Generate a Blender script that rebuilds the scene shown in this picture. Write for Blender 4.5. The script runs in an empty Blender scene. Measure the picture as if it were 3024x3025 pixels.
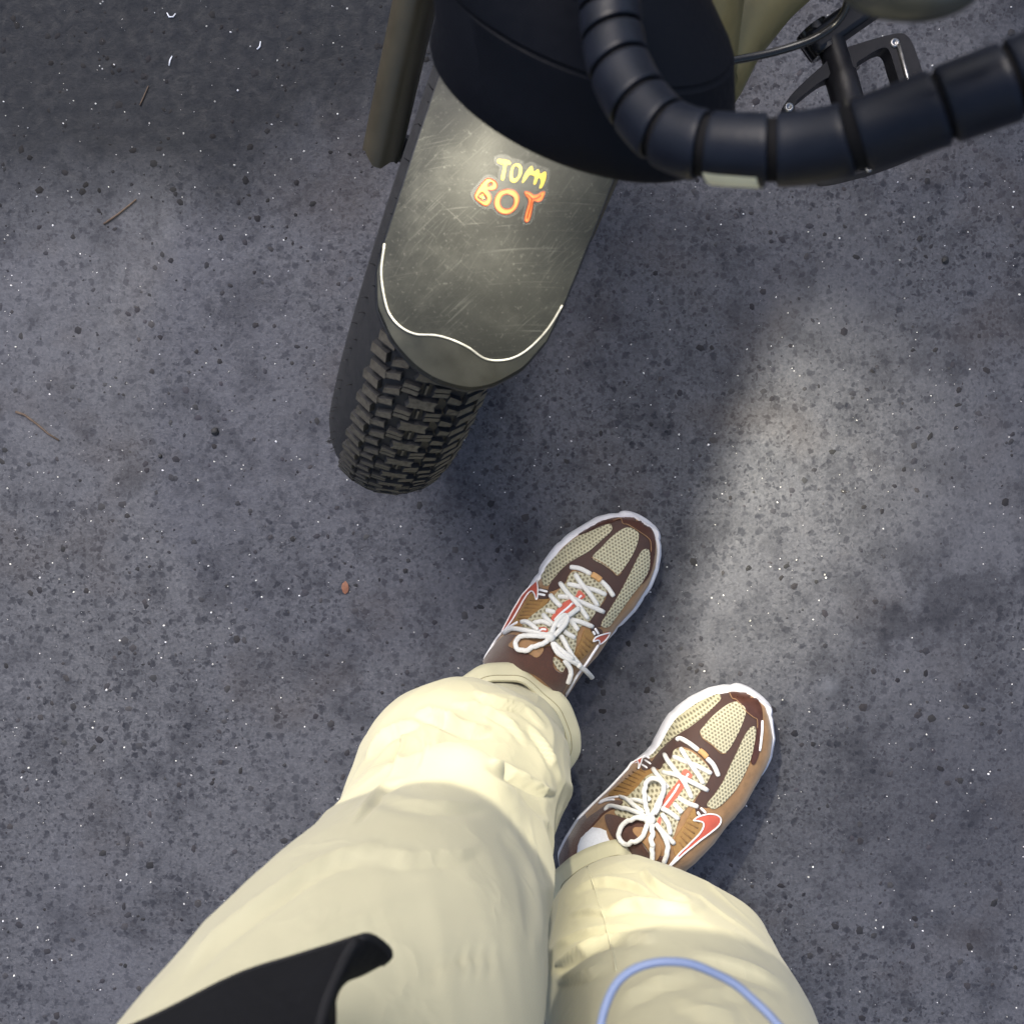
import bpy, bmesh, math, random
import numpy as np
from mathutils import Vector, Matrix, noise
from mathutils.bvhtree import BVHTree
from mathutils.geometry import delaunay_2d_cdt

random.seed(7); rng = np.random.default_rng(7)
SC = bpy.context.scene
COL = SC.collection
R = math.radians

# ------------------------------------------------------------------ camera
CAM_H = 1.10            # phone held at chest height, looking straight down
FPX = 3033.0            # focal length in photograph pixels
cam_d = bpy.data.cameras.new('camera')
cam_d.sensor_width = 36.0
cam_d.lens = 36.0 * FPX / 3025.0
cam_d.clip_start = 0.02; cam_d.clip_end = 1000
cam_d.dof.use_dof = True; cam_d.dof.focus_distance = 1.0; cam_d.dof.aperture_fstop = 18.0
cam = bpy.data.objects.new('camera', cam_d); COL.objects.link(cam)
cam.location = (0, 0, CAM_H)
SC.camera = cam

# ------------------------------------------------------------------ light
SUN_EL, SUN_AZ = R(52), R(-28)
w = bpy.data.worlds.new('World'); SC.world = w; w.use_nodes = True
nt = w.node_tree; bg = nt.nodes['Background']
sky = nt.nodes.new('ShaderNodeTexSky'); sky.sky_type = 'NISHITA'; sky.sun_disc = False
sky.sun_elevation = SUN_EL; sky.sun_rotation = SUN_AZ; sky.air_density = 1.0; sky.dust_density = 4.0
nt.links.new(sky.outputs[0], bg.inputs[0]); bg.inputs[1].default_value = 0.092
sd = bpy.data.lights.new('sun', 'SUN'); sd.energy = 1.15; sd.angle = R(40); sd.color = (1.0, 0.96, 0.93)
sun = bpy.data.objects.new('sun', sd); COL.objects.link(sun)
d = Vector((math.sin(SUN_AZ) * math.cos(SUN_EL), math.cos(SUN_AZ) * math.cos(SUN_EL), math.sin(SUN_EL)))
sun.rotation_euler = d.to_track_quat('Z', 'Y').to_euler(); sun.location = (0, 0, 5)
vs = SC.view_settings
vs.view_transform = 'Standard'; vs.look = 'None'; vs.gamma = 1.0; vs.use_curve_mapping = False; vs.exposure = 1.2
SC.render.engine = 'CYCLES'
SC.cycles.use_denoising = True
SC.cycles.max_bounces = 4; SC.cycles.diffuse_bounces = 3; SC.cycles.glossy_bounces = 2; SC.cycles.caustics_reflective = False; SC.cycles.caustics_refractive = False
try: SC.cycles.denoiser = 'OPENIMAGEDENOISE'
except Exception: pass

# ------------------------------------------------------------------ helpers
def P(px, py, h):
    """photo pixel + height above the ground -> world point"""
    k = (CAM_H - h) / FPX
    return Vector(((px - 1512.0) * k, -(py - 1512.5) * k, h))
def crom(pts, n=8, closed=False):
    """Catmull-Rom through points of any dimension"""
    a = np.array([list(p) for p in pts], float); N = len(a); out = []
    segs = N if closed else N - 1
    for i in range(segs):
        if closed:
            p0, p1, p2, p3 = a[(i - 1) % N], a[i], a[(i + 1) % N], a[(i + 2) % N]
        else:
            p1, p2 = a[i], a[i + 1]
            p0 = a[i - 1] if i > 0 else 2 * p1 - p2
            p3 = a[i + 2] if i + 2 < N else 2 * p2 - p1
        for k in range(n):
            t = k / n
            out.append(0.5 * ((2 * p1) + (-p0 + p2) * t + (2 * p0 - 5 * p1 + 4 * p2 - p3) * t * t + (-p0 + 3 * p1 - 3 * p2 + p3) * t ** 3))
    if not closed: out.append(a[-1])
    return np.array(out)
def root(name, label, cat, loc, group=None):
    o = bpy.data.objects.new(name, None); COL.objects.link(o); o.location = loc
    o.empty_display_size = 0.05
    o['label'] = label; o['category'] = cat
    if group: o['group'] = group
    return o
def inv_of(parent):
    """part meshes are written in world coordinates; only the root Empty is moved"""
    return Matrix.Translation(-parent.location) if parent.type == 'EMPTY' else Matrix.Identity(4)
def link(name, me, parent=None, mat=None):
    """an object whose mesh is written in world coordinates"""
    o = bpy.data.objects.new(name, me); COL.objects.link(o)
    if mat is not None:
        for m in (mat if isinstance(mat, (list, tuple)) else [mat]): me.materials.append(m)
    if parent is not None:
        o.parent = parent
        o.matrix_parent_inverse = inv_of(parent)
    return o
def mk(name, verts, faces, mat, parent=None, smooth=True, mats=None, angle=None):
    me = bpy.data.meshes.new(name)
    me.from_pydata([tuple(v) for v in verts], [], [tuple(f) for f in faces])
    if smooth: me.polygons.foreach_set('use_smooth', [True] * len(me.polygons))
    if mats is not None: me.polygons.foreach_set('material_index', mats)
    me.update()
    bm = bmesh.new(); bm.from_mesh(me); bmesh.ops.recalc_face_normals(bm, faces=bm.faces); bm.to_mesh(me); bm.free()
    if smooth and angle is not None:
        me.set_sharp_from_angle(angle=R(angle))
    return link(name, me, parent, mat)
def tag(o, label, cat, group=None, kind=None):
    if label: o['label'] = label
    if cat: o['category'] = cat
    if group: o['group'] = group
    if kind: o['kind'] = kind
    return o
def tube(path, rad, n=10, flat=1.0, up=None, closed=False):
    """verts, faces of a tube; rad scalar or list; flat squashes it along 'up'"""
    pts = [Vector(p) for p in path]; N = len(pts)
    if not hasattr(rad, '__len__'): rad = [rad] * N
    V, F = [], []
    nrm = None
    for i, p in enumerate(pts):
        if closed: t = pts[(i + 1) % N] - pts[i - 1]
        else: t = pts[min(i + 1, N - 1)] - pts[max(i - 1, 0)]
        t = t.normalized() if t.length > 1e-9 else Vector((0, 0, 1))
        if up is not None:
            s = t.cross(up)
            if s.length < 1e-4: s = t.cross(Vector((1, 0.3, 0)))
            s.normalize(); nrm = s.cross(t).normalized()
        else:
            if nrm is None: nrm = t.orthogonal().normalized()
            nrm = (nrm - t * nrm.dot(t)).normalized()
            s = t.cross(nrm)
        for k in range(n):
            a = 2 * math.pi * k / n
            V.append(p + s * math.cos(a) * rad[i] + nrm * math.sin(a) * rad[i] * flat)
    M = N if closed else N - 1
    for i in range(M):
        j = (i + 1) % N
        for k in range(n):
            F.append((i * n + k, i * n + (k + 1) % n, j * n + (k + 1) % n, j * n + k))
    if not closed:
        F.append(tuple(reversed(range(n)))); F.append(tuple((N - 1) * n + k for k in range(n)))
    return V, F
def join(parts):
    V, F = [], []
    for v, f in parts:
        o = len(V); V += list(v); F += [tuple(i + o for i in q) for q in f]
    return V, F
def box(c, ax, ay, az, sx, sy, sz):
    V = [c + ax * (x * sx / 2) + ay * (y * sy / 2) + az * (z * sz / 2) for z in (-1, 1) for y in (-1, 1) for x in (-1, 1)]
    return V, [(0, 2, 3, 1), (4, 5, 7, 6), (0, 1, 5, 4), (2, 6, 7, 3), (0, 4, 6, 2), (1, 3, 7, 5)]
def bevel_obj(o, wd=0.001, seg=2):
    m = o.modifiers.new('bevel', 'BEVEL'); m.width = wd; m.segments = seg; m.limit_method = 'ANGLE'
    return o
def lathe(origin, axis, prof, n=48):
    """prof: (distance along axis, radius)"""
    axis = axis.normalized(); u = axis.orthogonal().normalized(); v = axis.cross(u)
    V, F = [], []
    for z, r in prof:
        for k in range(n):
            a = 2 * math.pi * k / n
            V.append(origin + axis * z + (u * math.cos(a) + v * math.sin(a)) * r)
    for i in range(len(prof) - 1):
        for k in range(n):
            F.append((i * n + k, i * n + (k + 1) % n, (i + 1) * n + (k + 1) % n, (i + 1) * n + k))
    return V, F
def in_poly(x, y, poly):
    c = False; n = len(poly); j = n - 1
    for i in range(n):
        xi, yi = poly[i]; xj, yj = poly[j]
        if (yi > y) != (yj > y) and x < (xj - xi) * (y - yi) / (yj - yi) + xi: c = not c
        j = i
    return c
class Surf:
    """a base surface on which photo outlines are laid, each point at the distance of the surface it touches"""
    def __init__(self, V, F): self.b = BVHTree.FromPolygons([tuple(v) for v in V], [tuple(f) for f in F])
    def hit(self, px, py, off=0.0):
        dr = Vector(((px - 1512.0) / FPX, -(py - 1512.5) / FPX, -1)).normalized()
        loc, nor, i, _ = self.b.ray_cast(Vector((0, 0, CAM_H)), dr)
        if loc is None or loc.z < 0.003:
            o = Vector((0, 0, CAM_H)); best = None
            for k in range(40):
                q = o + dr * ((CAM_H - 0.12 * (1 - k / 39) - 0.002) / -dr.z)
                l2, n2, i2, ds = self.b.find_nearest(q)
                if best is None or ds < best[0]: best = (ds, l2, n2)
            loc, nor = best[1], best[2]
        if nor.z < 0 : nor = -nor
        return loc + nor * off, nor
    def panel(self, outline, off, holes=(), step=9.0, n=5, smooth=True, thick=0.002):
        oc = crom(outline, n, True) if smooth else np.array(outline, float)
        hs = [crom(h, n, True) if smooth else np.array(h, float) for h in holes]
        pts = [tuple(p) for p in oc]; edges = [(i, (i + 1) % len(oc)) for i in range(len(oc))]
        for h in hs:
            b = len(pts); pts += [tuple(p) for p in h]; edges += [(b + i, b + (i + 1) % len(h)) for i in range(len(h))]
        x0, y0 = oc.min(0); x1, y1 = oc.max(0)
        for x in np.arange(x0 + step / 2, x1, step):
            for y in np.arange(y0 + step / 2, y1, step):
                if in_poly(x, y, oc) and not any(in_poly(x, y, h) for h in hs): pts.append((x, y))
        vs2, es2, fs2, *_ = delaunay_2d_cdt([Vector(p) for p in pts], edges, [], 0, 1e-4)
        F = []
        for f in fs2:
            cx = sum(vs2[i].x for i in f) / 3; cy = sum(vs2[i].y for i in f) / 3
            if in_poly(cx, cy, oc) and not any(in_poly(cx, cy, h) for h in hs): F.append(tuple(f))
        top, nrm = [], []
        for v in vs2:
            a, nn = self.hit(v.x, v.y, off); top.append(a); nrm.append(nn)
        cnt = {}
        for f in F:
            for i in range(3):
                e = (f[i], f[(i + 1) % 3]); k = tuple(sorted(e)); cnt.setdefault(k, []).append(e)
        V = list(top); low = {}
        for k, l in cnt.items():
            if len(l) == 1:
                a, b = l[0]
                for i in (a, b):
                    if i not in low: low[i] = len(V); V.append(top[i] - nrm[i] * thick)
                F.append((b, a, low[a], low[b]))
        return V, F
    def line(self, pts, off, n=6, lifts=None):
        c = crom([tuple(p) + ((lifts[i],) if lifts else (0.0,)) for i, p in enumerate(pts)], n)
        return [self.hit(p[0], p[1], off + p[2])[0] if True else None for p in c]

# ------------------------------------------------------------------ materials
def new_mat(name):
    m = bpy.data.materials.new(name); m.use_nodes = True
    t = m.node_tree; return m, t, t.nodes['Principled BSDF']
def N(t, kind, **kw):
    n = t.nodes.new(kind)
    for k, v in kw.items(): setattr(n, k, v)
    return n
def ramp(t, src, stops):
    r = N(t, 'ShaderNodeValToRGB'); el = r.color_ramp.elements
    while len(el) > 1: el.remove(el[0])
    el[0].position = stops[0][0]; el[0].color = stops[0][1]
    for p, c in stops[1:]:
        e = el.new(p); e.color = c
    t.links.new(src, r.inputs[0]); return r.outputs[0]
def g(v): return (v, v, v, 1)
def mix(t, fac, a, b, mode='MIX'):
    n = N(t, 'ShaderNodeMix', data_type='RGBA', blend_type=mode)
    if isinstance(fac, (int, float)): n.inputs[0].default_value = fac
    else: t.links.new(fac, n.inputs[0])
    for i, x in ((6, a), (7, b)):
        if isinstance(x, tuple): n.inputs[i].default_value = x if len(x) == 4 else x + (1,)
        else: t.links.new(x, n.inputs[i])
    return n.outputs[2]
def math_n(t, op, a, b=None, c=None):
    n = N(t, 'ShaderNodeMath', operation=op)
    for i, x in enumerate((a, b, c)):
        if x is None: continue
        if isinstance(x, (int, float)): n.inputs[i].default_value = x
        else: t.links.new(x, n.inputs[i])
    return n.outputs[0]
def objco(t, scale=(1, 1, 1), rot=(0, 0, 0), loc=(0, 0, 0)):
    tc = N(t, 'ShaderNodeTexCoord'); mp = N(t, 'ShaderNodeMapping')
    mp.inputs['Scale'].default_value = scale; mp.inputs['Rotation'].default_value = rot; mp.inputs['Location'].default_value = loc
    t.links.new(tc.outputs['Object'], mp.inputs[0]); return mp.outputs[0]
def noise_n(t, co, scale, detail=4, rough=0.55, dist=0.0):
    n = N(t, 'ShaderNodeTexNoise'); n.inputs['Scale'].default_value = scale; n.inputs['Detail'].default_value = detail
    n.inputs['Roughness'].default_value = rough; n.inputs['Distortion'].default_value = dist
    t.links.new(co, n.inputs['Vector']); return n.outputs[0]
def bump(t, b, h, strength=0.3, dist=0.001):
    n = N(t, 'ShaderNodeBump'); n.inputs['Strength'].default_value = strength; n.inputs['Distance'].default_value = dist
    t.links.new(h, n.inputs['Height']); t.links.new(n.outputs[0], b.inputs['Normal']); return n
def simple(name, col, rough=0.5, var=0.15, scale=120, metal=0.0, bmp=0.15, spec=0.5, sheen=0.0, bscale=None, coat=0.0):
    m, t, b = new_mat(name); co = objco(t)
    n = noise_n(t, co, scale, 5)
    lo = tuple(c * (1 - var) for c in col) + (1,); hi = tuple(min(1, c * (1 + var)) for c in col) + (1,)
    t.links.new(ramp(t, n, [(0.3, lo), (0.7, hi)]), b.inputs['Base Color'])
    t.links.new(ramp(t, n, [(0.25, g(max(0.02, rough - 0.1))), (0.75, g(min(1, rough + 0.1)))]), b.inputs['Roughness'])
    b.inputs['Metallic'].default_value = metal; b.inputs['Specular IOR Level'].default_value = spec
    if sheen: b.inputs['Sheen Weight'].default_value = sheen; b.inputs['Sheen Roughness'].default_value = 0.4
    if coat: b.inputs['Coat Weight'].default_value = coat
    if bmp: bump(t, b, noise_n(t, co, bscale or scale * 6, 3), bmp, 0.0006)
    return m
def mesh_fabric(name, thread, hole, cell=0.0038, rot=0.0):
    m, t, b = new_mat(name); co = objco(t, rot=(0, 0, rot))
    k = 2 * math.pi / (cell * math.sqrt(3) / 2)
    acc = None
    for a in (0, 60, 120):
        dn = N(t, 'ShaderNodeVectorMath', operation='DOT_PRODUCT')
        dn.inputs[1].default_value = (math.cos(R(a)) * k, math.sin(R(a)) * k, 0)
        t.links.new(co, dn.inputs[0])
        c = math_n(t, 'COSINE', dn.outputs['Value'])
        acc = c if acc is None else math_n(t, 'ADD', acc, c)
    v = math_n(t, 'MULTIPLY_ADD', acc, 1 / 4.5, 1.5 / 4.5)      # 0..1, 1 in the middle of a hole
    fine = noise_n(t, co, 900, 2)
    colr = ramp(t, v, [(0.30, thread + (1,)), (0.62, hole + (1,))])
    colr = mix(t, math_n(t, 'MULTIPLY', fine, 0.35), colr, tuple(c * 0.6 for c in thread))
    t.links.new(colr, b.inputs['Base Color']); b.inputs['Roughness'].default_value = 0.75
    bump(t, b, math_n(t, 'SUBTRACT', 1.0, v), 0.7, 0.0012)
    return m

# asphalt --------------------------------------------------------------
def asphalt():
    m, t, b = new_mat('asphalt')
    co = objco(t)
    big = noise_n(t, co, 3.2, 4, 0.6, 0.3); mid = noise_n(t, co, 15, 4, 0.65, 0.2)
    fine = noise_n(t, co, 300, 3, 0.7); med = noise_n(t, co, 80, 3, 0.6, 0.5)
    wn = N(t, 'ShaderNodeTexNoise'); wn.inputs['Scale'].default_value = 190; wn.inputs['Detail'].default_value = 2
    t.links.new(co, wn.inputs['Vector'])
    dco = N(t, 'ShaderNodeVectorMath', operation='MULTIPLY_ADD'); dco.inputs[1].default_value = (0.009, 0.009, 0.0)
    t.links.new(wn.outputs['Color'], dco.inputs[0]); t.links.new(co, dco.inputs[2])
    def vor(scale):
        v = N(t, 'ShaderNodeTexVoronoi'); v.inputs['Scale'].default_value = scale; t.links.new(dco.outputs[0], v.inputs['Vector']); return v
    vo = vor(105); v2 = vor(260)
    tone = N(t, 'ShaderNodeSeparateColor'); t.links.new(vo.outputs['Color'], tone.inputs[0])
    tone2 = N(t, 'ShaderNodeSeparateColor'); t.links.new(v2.outputs['Color'], tone2.inputs[0])
    # binder with sand-sized grains
    binder = mix(t, fine, (0.030, 0.030, 0.0355), (0.150, 0.149, 0.166))
    small = mix(t, tone2.outputs[0], (0.030, 0.030, 0.036), (0.118, 0.116, 0.128))
    c = mix(t, ramp(t, v2.outputs['Distance'], [(0.30, g(0.75)), (0.62, g(0.0))]), binder, small)
    # larger stones, some dark, some pale, ringed by light binder
    stones = ramp(t, tone.outputs[0], [(0.0, (0.022, 0.0225, 0.028, 1)), (0.6, (0.046, 0.046, 0.054, 1)), (1.0, (0.088, 0.087, 0.096, 1))])
    body_ = ramp(t, vo.outputs['Distance'], [(0.30, g(1)), (0.46, g(0))])
    keep = math_n(t, 'LESS_THAN', tone.outputs[1], 0.55)
    c = mix(t, math_n(t, 'MULTIPLY', math_n(t, 'MULTIPLY', body_, keep), 0.62), c, stones)
    # worn, dusty and damp areas
    c = mix(t, math_n(t, 'MULTIPLY', ramp(t, big, [(0.40, g(0)), (0.64, g(1))]), 0.38), c, (0.118, 0.117, 0.135))
    c = mix(t, math_n(t, 'MULTIPLY', ramp(t, mid, [(0.48, g(0)), (0.66, g(1))]), 0.42), c, (0.030, 0.030, 0.036))
    br = noise_n(t, objco(t, loc=(3.1, 1.7, 0)), 7, 3)
    c = mix(t, math_n(t, 'MULTIPLY', ramp(t, br, [(0.54, g(0)), (0.70, g(1))]), 0.28), c, (0.064, 0.052, 0.047))
    # dark and pale blotches and a chipped hollow, each with an outline of its own
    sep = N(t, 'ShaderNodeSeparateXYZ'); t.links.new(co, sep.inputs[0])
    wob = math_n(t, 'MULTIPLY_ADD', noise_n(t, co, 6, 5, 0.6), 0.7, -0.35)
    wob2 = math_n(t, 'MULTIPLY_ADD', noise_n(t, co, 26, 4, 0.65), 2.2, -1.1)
    def blotch(cx, cy, rx, ry, rot, lo, hi, wb=None):
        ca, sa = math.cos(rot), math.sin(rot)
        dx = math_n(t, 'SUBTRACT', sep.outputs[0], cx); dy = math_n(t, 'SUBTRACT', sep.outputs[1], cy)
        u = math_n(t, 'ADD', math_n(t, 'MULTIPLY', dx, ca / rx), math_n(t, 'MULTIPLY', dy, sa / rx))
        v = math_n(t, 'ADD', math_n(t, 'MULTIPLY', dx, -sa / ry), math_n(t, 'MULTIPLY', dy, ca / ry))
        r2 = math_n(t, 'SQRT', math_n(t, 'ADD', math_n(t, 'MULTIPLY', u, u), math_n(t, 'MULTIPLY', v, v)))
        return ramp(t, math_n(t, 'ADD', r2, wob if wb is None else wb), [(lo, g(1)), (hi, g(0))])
    s1 = blotch(-0.33, 0.53, 0.50, 0.25, R(14), 0.50, 1.30)
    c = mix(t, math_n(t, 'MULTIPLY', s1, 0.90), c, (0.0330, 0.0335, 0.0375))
    s2 = blotch(0.47, -0.10, 0.12, 0.07, R(20), 0.35, 0.75, wob2)
    c = mix(t, math_n(t, 'MULTIPLY', s2, 0.40), c, (0.016, 0.016, 0.020))
    s3 = blotch(-0.02, -0.42, 0.22, 0.10, R(-35), 0.3, 1.2)
    c = mix(t, math_n(t, 'MULTIPLY', s3, 0.30), c, (0.030, 0.030, 0.036))
    s4 = blotch(0.47, -0.33, 0.20, 0.16, R(0), 0.2, 1.2)
    c = mix(t, math_n(t, 'MULTIPLY', s4, 0.35), c, (0.028, 0.028, 0.035))
    s5 = blotch(0.34, -0.185, 0.018, 0.014, R(0), 0.3, 0.9, wob2)
    c = mix(t, math_n(t, 'MULTIPLY', s5, 0.2), c, (0.22, 0.225, 0.26))
    c = mix(t, 1.0, c, (0.905, 0.935, 0.95), 'MULTIPLY')
    vm = N(t, 'ShaderNodeVectorMath', operation='MULTIPLY_ADD'); vm.inputs[1].default_value = (1.18, 1.19, 1.20); vm.inputs[2].default_value = (-0.0225, -0.0225, -0.0235); t.links.new(c, vm.inputs[0])
    vx = N(t, 'ShaderNodeVectorMath', operation='MAXIMUM'); vx.inputs[1].default_value = (0.010, 0.010, 0.012); t.links.new(vm.outputs[0], vx.inputs[0]); c = vx.outputs[0]
    t.links.new(c, b.inputs['Base Color'])
    t.links.new(ramp(t, med, [(0.3, g(0.55)), (0.7, g(0.90))]), b.inputs['Roughness'])
    b.inputs['Specular IOR Level'].default_value = 0.16
    hgt = math_n(t, 'ADD', math_n(t, 'MULTIPLY', fine, 0.7), math_n(t, 'MULTIPLY', med, 0.8))
    bump(t, b, hgt, 0.7, 0.0020)
    return m
M_ASPH = asphalt()
def aggregate_mat():
    m, t, b = new_mat('aggregate_stone'); at = N(t, 'ShaderNodeAttribute', attribute_name='Col')
    n = noise_n(t, objco(t), 500, 4)
    c = mix(t, math_n(t, 'MULTIPLY', n, 0.5), at.outputs['Color'], (0.018, 0.0185, 0.022)); t.links.new(c, b.inputs['Base Color'])
    b.inputs['Roughness'].default_value = 0.75; b.inputs['Specular IOR Level'].default_value = 0.15; bump(t, b, n, 0.4, 0.0008); return m
def vcol_mat(name, rough):
    m, t, b = new_mat(name); at = N(t, 'ShaderNodeAttribute', attribute_name='Col')
    t.links.new(at.outputs['Color'], b.inputs['Base Color']); b.inputs['Roughness'].default_value = rough; return m

def mudguard_mat():
    m, t, b = new_mat('scuffed_mudguard')
    c = (0.040, 0.043, 0.042, 1)
    col = None; rgh = None
    base = noise_n(t, objco(t), 18, 5)
    col = ramp(t, base, [(0.3, (0.013, 0.014, 0.0135, 1)), (0.7, (0.026, 0.0275, 0.026, 1))])
    hsum = None
    for ang, sc, lo, hi, amt in ((-38, (26, 1300, 26), 0.58, 0.70, 0.42), (-4, (20, 1500, 20), 0.61, 0.70, 0.40), (-55, (45, 1800, 45), 0.60, 0.72, 0.30), (40, (50, 1800, 50), 0.64, 0.74, 0.25)):
        m2 = N(t, 'ShaderNodeMapping'); m2.inputs['Scale'].default_value = sc; t.links.new(objco(t, rot=(0, 0, R(ang))), m2.inputs[0])
        s = noise_n(t, m2.outputs[0], 1.0, 3, 0.6, 0.4)
        msk = noise_n(t, objco(t, loc=(ang, ang * .3, 0)), 22, 3)
        k = math_n(t, 'MULTIPLY', ramp(t, s, [(lo, g(0)), (hi, g(1))]), ramp(t, msk, [(0.42, g(0)), (0.62, g(1))]))
        col = mix(t, math_n(t, 'MULTIPLY', k, amt), col, (0.125, 0.128, 0.122))
        hsum = k if hsum is None else math_n(t, 'ADD', hsum, k)
    dust = noise_n(t, objco(t), 420, 4, 0.7)
    col = mix(t, ramp(t, dust, [(0.60, g(0)), (0.76, g(0.5))]), col, (0.15, 0.152, 0.145))
    patch = noise_n(t, objco(t, loc=(1, 2, 0)), 30, 6, 0.7)
    col = mix(t, ramp(t, patch, [(0.50, g(0)), (0.75, g(0.35))]), col, (0.075, 0.077, 0.074))
    t.links.new(col, b.inputs['Base Color'])
    t.links.new(ramp(t, patch, [(0.3, g(0.5)), (0.7, g(0.7))]), b.inputs['Roughness'])
    b.inputs['Specular IOR Level'].default_value = 0.35
    bump(t, b, hsum, 0.25, 0.0006)
    return m
def trouser_mat():
    m, t, b = new_mat('khaki_cotton')
    co = objco(t)
    big = noise_n(t, co, 9, 4); 
    c = ramp(t, big, [(0.3, (0.430, 0.412, 0.288, 1)), (0.7, (0.485, 0.466, 0.332, 1))])
    wv = noise_n(t, objco(t, scale=(1, 1, 1)), 1400, 2)
    c = mix(t, math_n(t, 'MULTIPLY', wv, 0.18), c, (0.35, 0.33, 0.225))
    t.links.new(c, b.inputs['Base Color']); b.inputs['Roughness'].default_value = 0.85
    b.inputs['Sheen Weight'].default_value = 0.15
    def creases(scale, rot, loc, sharp, stretch):
        n = noise_n(t, objco(t, scale=stretch, rot=rot, loc=loc), scale, 2, 0.5, 0.5)
        r_ = math_n(t, 'SUBTRACT', 1.0, math_n(t, 'MINIMUM', math_n(t, 'MULTIPLY', math_n(t, 'ABSOLUTE', math_n(t, 'SUBTRACT', n, 0.5)), sharp), 1.0))
        k_ = noise_n(t, objco(t, loc=(loc[0] + 5, loc[1], loc[2])), scale * .55, 2)
        return math_n(t, 'MULTIPLY', r_, ramp(t, k_, [(0.45, g(0)), (0.62, g(1))]))
    cr = math_n(t, 'ADD', creases(13, (.5, .3, .6), (0, 0, 0), 15, (1, 1, .8)), math_n(t, 'MULTIPLY', creases(38, (.2, .6, 1.3), (3, 1, 2), 8, (1, .6, .7)), 0.5))
    h = math_n(t, 'ADD', math_n(t, 'MULTIPLY', cr, 1.0), math_n(t, 'MULTIPLY', wv, 0.06))
    bump(t, b, h, 0.40, 0.0018)
    return m
def block_mat():
    m, t, b = new_mat('dusty_tread_rubber'); oi = N(t, 'ShaderNodeObjectInfo'); n = noise_n(t, objco(t), 260, 4, 0.65)
    c = ramp(t, n, [(0.32, (0.036, 0.032, 0.026, 1)), (0.62, (0.100, 0.092, 0.076, 1))])
    c = mix(t, math_n(t, 'MULTIPLY', oi.outputs['Random'], 0.55), c, (0.060, 0.053, 0.042))
    t.links.new(c, b.inputs['Base Color']); b.inputs['Roughness'].default_value = 0.8; bump(t, b, n, 0.4, 0.0006); return m
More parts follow.
